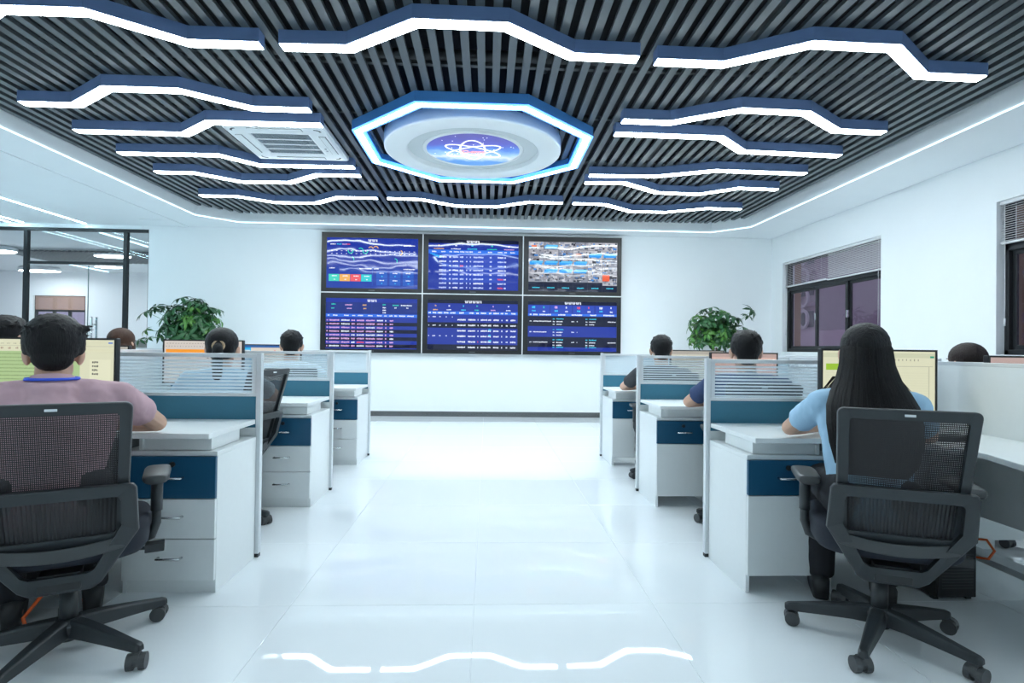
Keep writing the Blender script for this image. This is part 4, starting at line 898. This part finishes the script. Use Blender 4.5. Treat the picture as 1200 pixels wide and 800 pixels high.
def person(loc, rz, label, shirt, hair='short', hairmat=None, fine=False, head=1.0, wide=1.0, drop=0., elbow=(.31, .32), elbow_l=None, lift=0., collar=None, lanyard=False, nod=0., hk=1.0, sleeve=.66, skin=SKIN, trousers=None, slim=1.):
    t = tag(empty('person', loc, rz), label, 'person')
    hairmat = hairmat or HAIRB; trousers = trousers or mat('dark_trousers', (.014, .015, .02), .8, noise=.1, nscale=60)
    Zl = lift
    H = Vector((0, .11, 1.135-drop+Zl)); hs = head
    RX = Euler((-nod, 0, 0)).to_matrix()
    def h(x, y, z): return tuple(H + RX @ Vector((x*hs, y*hs, z*hs)))
    sh = .185*wide*slim; shz = .955-drop*.4+Zl
    b = MB()
    # torso, hips and legs (under the clothes)
    for s in (-1, 1):
        b.capsule((0, -.02, .60+Zl), (s*sh*.62, .05, shz-.05), .125*slim, .085*slim)
        b.capsule((s*.04, .055, shz-.01), (s*sh, .05, shz-.022), .055, .055)
        b.capsule((s*.085, -.02, .575+Zl), (s*.13, .40, .545), .088, .062); b.capsule((s*.13, .40, .545), (s*.13, .40, .10), .06, .042)
        b.capsule((s*.13, .36, .05), (s*.135, .54, .04), .036, .030)
    b.capsule((0, -.03, .57+Zl), (0, .02, .80+Zl), .14*slim, .135*slim); b.capsule((0, .03, .80+Zl), (0, .05, shz-.04), .13*slim, .11*slim)
    b.capsule((0, .055, shz-.02), h(0, -.015, -.05), .062, .056*hs)
    # head
    b.ell(h(0, -.005, .033), (.076*hs, .094*hs, .090*hs), None, 20, 14); b.ell(h(0, .028, -.042), (.060*hs, .066*hs, .070*hs)); b.ell(h(0, .064, -.088), (.026*hs, .024*hs, .020*hs))
    b.capsule(h(0, .088, .012), h(0, .106, -.026), .010*hs, .013*hs); b.ell(h(0, .078, .030), (.045*hs, .016*hs, .010*hs))
    b.ell(h(-.034, .072, -.03), (.022*hs, .018*hs, .018*hs)); b.ell(h(.034, .072, -.03), (.022*hs, .018*hs, .018*hs)); b.ell(h(0, .088, -.056), (.022*hs, .010*hs, .009*hs))
    for s in (-1, 1):
        q = Euler((0, s*.18, -s*.45)); b.ell(h(s*.083, -.008, -.006), (.010*hs, .021*hs, .032*hs), q, 12, 8); b.ell(h(s*.078, .004, -.012), (.012*hs, .014*hs, .02*hs))
    # arms and hands
    arms = {}
    for s in (-1, 1):
        ex, ey = elbow if s > 0 or elbow_l is None else elbow_l; e = Vector((s*ex, ey, .792)); S = Vector((s*sh, .05, shz-.025)); w = Vector((s*.13, max(ey+.13, .47), .785)); arms[s] = (S, e, w)
        b.capsule(S, e, .050*slim, .040*slim); b.capsule(e, e+(w-e)*.45, .040*slim, .038*slim); b.capsule(e+(w-e)*.4, w, .038*slim, .026)
        d = (w-e).normalized(); d = Vector((d.x*.5, abs(d.y)+.4, 0)).normalized(); p = Vector((d.y, -d.x, 0)); k = w+d*.085
        for j, off in enumerate((-.032, -.0105, .0105, .032)):
            b.capsule(w+p*off*.6, k+p*off, .014, .0115, 8)
            ln = (.030, .036, .033, .024)[j] if s < 0 else (.024, .033, .036, .030)[j]
            a1 = k+p*off*1.22+d*ln+Vector((0, 0, .006)); a2 = a1+d*ln*.75+Vector((0, 0, -.012)); a3 = a2+d*ln*.4+Vector((0, 0, -.010))
            b.capsule(k+p*off, a1, .0092, .0084, 8); b.capsule(a1, a2, .0084, .0078, 8); b.capsule(a2, a3, .0078, .007, 8)
        th0 = w+d*.02-p*s*.018; th1 = th0+d*.035-p*s*.028; th2 = th1+d*.032-p*s*.004+Vector((0, 0, -.006))
        b.capsule(th0, th1, .015, .0115, 8); b.capsule(th1, th2, .011, .0085, 8)
    solid('body', b, .0042 if fine else .006, skin, t, 2)
    # face details
    EW = mat('eye_white', (.75, .74, .72), .2); EB = mat('eye_dark', (.02, .012, .01), .15); LIP = mat('lips', (.42, .15, .13), .45)
    for s in (-1, 1):
        e = MB().ell(h(s*.031, .079, .014), (.012*hs, .009*hs, .0048*hs)).build('eye', EW, t, True, local=True); MB().ell(h(s*.031, .0855, .014), (.0055*hs, .004*hs, .0055*hs)).build('iris', EB, e, True, local=True)
        MB().capsule(h(s*.016, .093, .033), h(s*.046, .084, .034), .004, .003, 8).build('eyebrow', hairmat, t, True, local=True)
    MB().ell(h(0, .096, -.053), (.021*hs, .006*hs, .004*hs)).ell(h(0, .095, -.060), (.018*hs, .006*hs, .004*hs)).build('lips', LIP, t, True, local=True)
    # shirt with open sleeves
    c = MB()
    for s in (-1, 1):
        c.capsule((s*.02, -.02, .60+Zl), (s*sh*.62, .05, shz-.05), .138*slim, .098*slim); c.capsule((s*.05, .052, shz-.012), (s*sh, .05, shz-.024), .064, .064)
        S, e, w = arms[s]; d = e-S; c.capsule(S, S+d*.35, .063*slim, .064*slim, 16); c.capsule(S+d*.2, S+d*sleeve, .064*slim, .064*slim, 16, flat1=True)
    c.capsule((0, -.03, .56+Zl), (0, .02, .80+Zl), .155*slim, .148*slim); c.capsule((0, .03, .80+Zl), (0, .05, shz-.05), .143*slim, .122*slim)
    c.capsule((0, .055, shz-.03), (0, .062, shz+.028), .082, .066, flat1=True)
    solid('shirt', c, .008 if fine else .011, shirt, t, 5, .012, .07)
    tr = MB()
    for s in (-1, 1): tr.capsule((s*.085, -.03, .575+Zl), (s*.13, .40, .545), .100, .075); tr.capsule((s*.13, .40, .545), (s*.13, .40, .085), .073, .06, flat1=True)
    tr.capsule((-.06, -.04, .575+Zl), (.06, -.04, .575+Zl), .118, .118)
    solid('trousers', tr, .012, trousers, t, 4, .01, .08)
    for s in (-1, 1):
        q = MB(); q.rings([[(s*.133+wd*math.cos(a), y, .0+(.005 if math.sin(a) < 0 else hh)*1.0+(hh*.25*math.sin(a) if math.sin(a) > 0 else 0)) for a in [2*PI*i/14 for i in range(14)]] for y, wd, hh in ((.31, .026, .06), (.33, .036, .085), (.40, .040, .085), (.46, .043, .06), (.54, .042, .045), (.585, .026, .03))])
        q.build('shoe', BLACK, t, True, local=True)
    if collar:
        q = MB(); rs = []
        for k in range(25):
            a = PI*.5+PI*.12+ (2*PI-PI*.24)*k/24; cx, cy = .078*math.cos(a), .060+.078*math.sin(a); up = .040+.016*max(0, -math.sin(a))
            dx, dy = math.cos(a), math.sin(a); z = shz+.018
            rs.append([(cx+dx*.012, cy+dy*.012, z-.018), (cx+dx*.008, cy+dy*.008, z-.0), (cx-dx*.012, cy-dy*.012, z+up), (cx-dx*.016, cy-dy*.016, z+up), (cx-dx*.006, cy-dy*.006, z-.018)])
        q.rings(rs); q.build('collar', collar, t, True, local=True)
    if lanyard:
        q = MB(); rs = []
        for k in range(25):
            a = PI*.5+PI*.12+(2*PI-PI*.24)*k/24; dx, dy = math.cos(a), math.sin(a); r = .0835; z = shz+.050
            rs.append([(dx*(r+j), .060+dy*(r+j), z+zz) for j, zz in ((-.004, -.003), (.003, -.003), (-.001, .007), (-.005, .007))])
        q.rings(rs); q.build('lanyard', mat('blue_lanyard', (.03, .10, .75), .5), t, True, local=True)
    # hair
    rn = random.Random(int(abs(loc[0]*100))+5); g = MB()
    if hair in ('short', 'messy', 'crop'):
        hs = head*hk; h = lambda x, y, z: tuple(H + RX @ Vector((x*hs, y*hs, z*head + .012*(hk-1)*10)))
        k = 1.0 if hair == 'short' else 1.03
        g.ell(h(0, -.018, .052), (.087*hs*k, .100*hs, .088*hs*k), None, 22, 14); g.ell(h(0, -.052, .012), (.074*hs, .056*hs, .058*hs)); g.ell(h(0, -.062, -.028), (.060*hs, .040*hs, .046*hs))
        g.ell(h(0, .035, .095), (.066*hs, .055*hs, .040*hs))
        for s in (-1, 1): g.ell(h(s*.071, -.012, .030), (.018*hs, .045*hs, .040*hs))
        n = 200 if fine else 90
        for i in range(n):
            a = rn.uniform(0, 2*PI); zz = rn.uniform(.15, .98); r = math.sqrt(1-zz*zz); d = Vector((r*math.cos(a), r*math.sin(a), zz))
            p = Vector((d.x*.084, -.018+d.y*.097, .052+d.z*.084)); fl = Vector((rn.uniform(-.4, .4), rn.uniform(-.2, .8), rn.uniform(-.5, .3))); q = p+(d*.35+fl*.6).normalized()*rn.uniform(.010, .022)
            g.capsule(h(*(p-d*.006)), h(*q), .007*hs, .0018, 6)
        if hair == 'messy':
            for i in range(24):
                p = Vector((rn.uniform(.045, .085), rn.uniform(-.07, -.0), rn.uniform(.075, .105))); g.capsule(h(p.x*.8, p.y, p.z*.95), h(p.x+.022+rn.uniform(-.01, .012), p.y-.01, p.z+rn.uniform(-.012, .012)), .010, .002, 6)
    elif hair == 'pony':
        g.ell(h(0, -.018, .045), (.090*hs, .103*hs, .090*hs), None, 22, 14); g.ell(h(0, -.045, .0), (.080*hs, .062*hs, .060*hs))
        g.capsule(h(0, -.095, .028), h(0, -.140, .010), .024, .030); g.capsule(h(0, -.138, .012), h(0, -.135, -.14), .032, .030); g.capsule(h(0, -.135, -.14), h(.0, -.12, -.26), .030, .008)
        MB().tube([h(.028*math.cos(2*PI*k/16), -.118+.006*math.sin(2*PI*k/16), .026+.026*math.sin(2*PI*k/16)) for k in range(17)], .0085, 8).build('hair_tie', mat('beige_hair_tie', (.50, .36, .22), .6), t, True, local=True)
    elif hair == 'bob':
        g.ell(h(0, -.015, .045), (.092*hs, .106*hs, .092*hs), None, 22, 14); g.ell(h(0, -.045, -.03), (.090*hs, .070*hs, .085*hs))
        for s in (-1, 1): g.ell(h(s*.074, -.005, -.03), (.022*hs, .052*hs, .080*hs))
    elif hair == 'long':
        g.ell(h(0, -.014, .042), (.090*hs, .104*hs, .093*hs), None, 22, 14)
        prof = [(.03, .092, .088, -.028), (-.04, .099, .084, -.044), (-.10, .116, .078, -.070), (-.15, .140, .074, -.112), (-.20, .158, .066, -.160), (-.27, .162, .056, -.205), (-.34, .155, .046, -.232), (-.42, .135, .034, -.245), (-.46, .11, .015, -.248)]
        g.rings([[tuple(H+Vector((w*math.cos(a), y+dp*math.sin(a), z))) for a in [2*PI*i/28 for i in range(28)]] for z, w, dp, y in prof[::-1]])
    ho = solid('hair', g, .0055 if fine else .008, hairmat, t, 2 if hair not in ('long', 'pony', 'bob') else 4, .004, .012)
    if hair == 'long':
        q = MB()
        for i in range(260):
            a = rn.uniform(PI*1.02, PI*1.98); pts = []
            tw = rn.uniform(-.03, .03)
            for z, w, dp, y in [(.085, .045, .075, -.015), (.06, .075, .085, -.018)]+prof[:8]:
                pts.append(tuple(H+Vector(((w+.002)*math.cos(a+tw*(.1-z)), y+(dp+.003)*math.sin(a+tw*(.1-z)), z))))
            q.tube(pts, .0022, 4, .001)
        for i in range(26):
            s = rn.choice((-1, -1, 1)); a = rn.uniform(.0, .02)
            q.tube([tuple(H+Vector((s*(.10+a), -.02, -.09))), tuple(H+Vector((s*(.135+a+rn.uniform(0, .02)), -.02, -.16))), tuple(H+Vector((s*(.160+a), -.03, -.21))), tuple(H+Vector((s*(.150+rn.uniform(-.01, .015)), -.05, -.30)))], .0013, 4, .0008)
        kd = q.build('hair_strands', hairmat, ho, True, local=True); kd['kind'] = 'stuff'
    return t
def cloth(name, c): return mat(name, c, .85, noise=.06, nscale=8, bump=.55, bscale=10, stretch=(1, 1, .55))
PINK = cloth('dusty_pink_cotton', (.56, .36, .40)); SKY = cloth('pale_blue_cotton', (.36, .56, .74)); NAVY = cloth('navy_cotton', (.030, .055, .14)); CHAR = cloth('charcoal_cotton', (.045, .048, .055)); WHT = cloth('white_cotton', (.68, .74, .78)); SKY2 = cloth('light_blue_cotton', (.50, .66, .76))
person((-1.60, 2.17, 0), R(33), 'man with short black hair in a pink shirt and blue lanyard, seated from behind', PINK, 'messy', fine=True, head=1.0, hk=1.10, wide=1.12, elbow=(.355, .34), drop=.076, lift=.036, nod=.14, sleeve=.56, collar=PINK, lanyard=True)
person((1.548, 2.245, 0), R(-25), 'woman with long black hair in a pale blue shirt, seated from behind', SKY, 'long', fine=True, head=1.03, wide=.95, elbow=(.27, .29), slim=.92)
person((-1.68, 3.65, 0), R(14), 'woman with a black ponytail in a light blue shirt, second left row', SKY2, 'pony', head=1.1, wide=1.0, drop=.025, slim=.95)
person((-1.72, 5.05, 0), R(10), 'man with short black hair in a white shirt, third left row', WHT, 'short', head=1.08, wide=1.05)
person((1.66, 3.55, 0), R(-15), 'man with short black hair in a navy shirt, second right row', NAVY, 'short', head=1.1, wide=1.12, elbow_l=(.34, .26))
person((1.575, 5.05, 0), R(-8), 'man with short black hair in a dark grey shirt, third right row', CHAR, 'short', head=1.1, wide=1.08)
person((3.20, 3.55, 0), R(10), 'dark head bowed low behind the right divider', CHAR, 'bob', mat('dark_brown_hair', (.018, .010, .009), .5, spec=.28, noise=.4, nscale=30, bump=.5, bscale=40, stretch=(9, 9, .8)), drop=.06, head=1.08)
person((-2.98, 3.55, 0), R(-8), 'dark haired head at the left edge, behind the green monitor', CHAR, 'messy', lift=.03, head=1.05)
person((-3.21, 5.03, 0), R(-8), 'brown haired head between the green monitor and the glass wall', WHT, 'bob', HAIRN, head=1.08)

# ================================================================== PLANTS
def leaflet_mesh(name, n, L, W, m, seed):
    rn = random.Random(seed); q = MB()
    for k in range(n):
        a = 2*PI*k/n+rn.uniform(-.15, .15); l = L*rn.uniform(.75, 1.1); w = W*rn.uniform(.85, 1.1); d = Vector((math.cos(a), math.sin(a), 0)); p = Vector((-d.y, d.x, 0)); dr = rn.uniform(.25, .7)
        mid = [d*(l*u) + Vector((0, 0, -dr*l*u*u)) for u in (.06, .35, .65, 1.)]
        vs = [mid[0]]
        for u, ww in ((1, .75), (2, .85)): vs += [mid[u]+p*w*ww*.5+Vector((0, 0, .006)), mid[u], mid[u]-p*w*ww*.5+Vector((0, 0, .006))]
        vs.append(mid[3]); top = [tuple(v) for v in vs]; bot = [tuple(v-Vector((0, 0, .0012))) for v in vs]
        f = [(0, 2, 1), (0, 3, 2), (1, 2, 5, 4), (2, 3, 6, 5), (4, 5, 7), (5, 6, 7)]
        q.add(top, f); q.add(bot, [g[::-1] for g in f])
    me = bpy.data.meshes.new(name); me.from_pydata(q.v, [], q.f); me.materials.append(m); me.polygons.foreach_set('use_smooth', [True]*len(me.polygons)); return me
LV = [leaflet_mesh('leaf', n, L, .056, m, i) for i, (n, L, m) in enumerate(((5, .145, LEAFM), (6, .16, LEAFM), (7, .145, LEAFM), (5, .12, LEAFM)))]
LY = [leaflet_mesh('leaf', n, .12, .05, LEAFL, 20+n) for n in (5, 6)]
def plant(x, y, cz, rx, rz_, label, seed, n, young, extra=()):
    rn = random.Random(seed); t = tag(empty('potted_money_tree', (x, y, 0)), label, 'plant')
    MB().lathe([(.001, 0), (.15, 0), (.20, .30), (.215, .34), (.195, .34), (.18, .30), (.001, .30)], 32, (x, y, 0)).build('pot', POTM, t, True)
    MB().lathe([(.001, .27), (.185, .27), (.184, .305), (.001, .315)], 24, (x, y, 0)).build('soil', SOIL, t)
    for k in range(3):
        MB().tube([(x+.035*math.cos(k*2.1+z*7), y+.035*math.sin(k*2.1+z*7), .28+z) for z in [.07*j for j in range(int((cz-.35)/.07))]], .022, 8, .016).build('trunk', BARK, t, True)
    st = MB(); pts = []
    for i in range(n):
        zz = 1-1.35*(i+.5)/n; a = i*2.39996+rn.uniform(-.3, .3); r = math.sqrt(max(0, 1-zz*zz)); k = rn.uniform(.72, 1.03) if i % 4 else rn.uniform(.4, .7)
        pts.append((Vector((r*math.cos(a), r*math.sin(a)*.8, zz)), Vector((x+rx*k*r*math.cos(a), y+rx*.8*k*r*math.sin(a), cz+rz_*k*zz))))
    for ex in extra: pts.append((Vector((ex[0]-x, 0, .3)).normalized(), Vector(ex)))
    for i, (d, p) in enumerate(pts):
        if p.y > YB-.12: p.y = YB-.12
        up = (d + Vector((rn.uniform(-.3, .3), rn.uniform(-.3, .3), .55))).normalized(); qt = up.to_track_quat('Z', 'Y')
        me = rn.choice(LY) if rn.random() < young else rn.choice(LV)
        o = link_mesh('leaf', me, t, p-Vector((x, y, 0))); o.rotation_mode = 'QUATERNION'
        o.rotation_quaternion = qt @ Euler((0, 0, rn.uniform(0, 6))).to_quaternion(); s = rn.uniform(.85, 1.2); o.scale = (s, s, s)
        base = Vector((x, y, cz-.35*rz_)); st.tube([tuple(base), tuple(base.lerp(p, .6)+Vector((0, 0, .04))), tuple(p)], .004, 5, .0025)
    st.build('branch', LEAFL, t, True)['kind'] = 'stuff'
plant(-4.44, 8.75, 1.37, .45, .49, 'bushy potted money tree against the back wall, near the glass wall', 4, 150, .12, ((-5.08, 8.7, 1.62), (-5.0, 8.75, 1.66), (-4.93, 8.7, 1.70), (-5.02, 8.6, 1.34), (-5.1, 8.6, 1.2), (-4.98, 8.6, 1.22)))
plant(3.58, 8.85, 1.37, .40, .47, 'looser potted money tree against the back wall, near the windows', 9, 120, .3, ((4.12, 8.7, 1.78), (4.05, 8.7, 1.70), (3.22, 8.7, 1.68), (3.16, 8.7, 1.62), (3.98, 8.7, 1.52)))
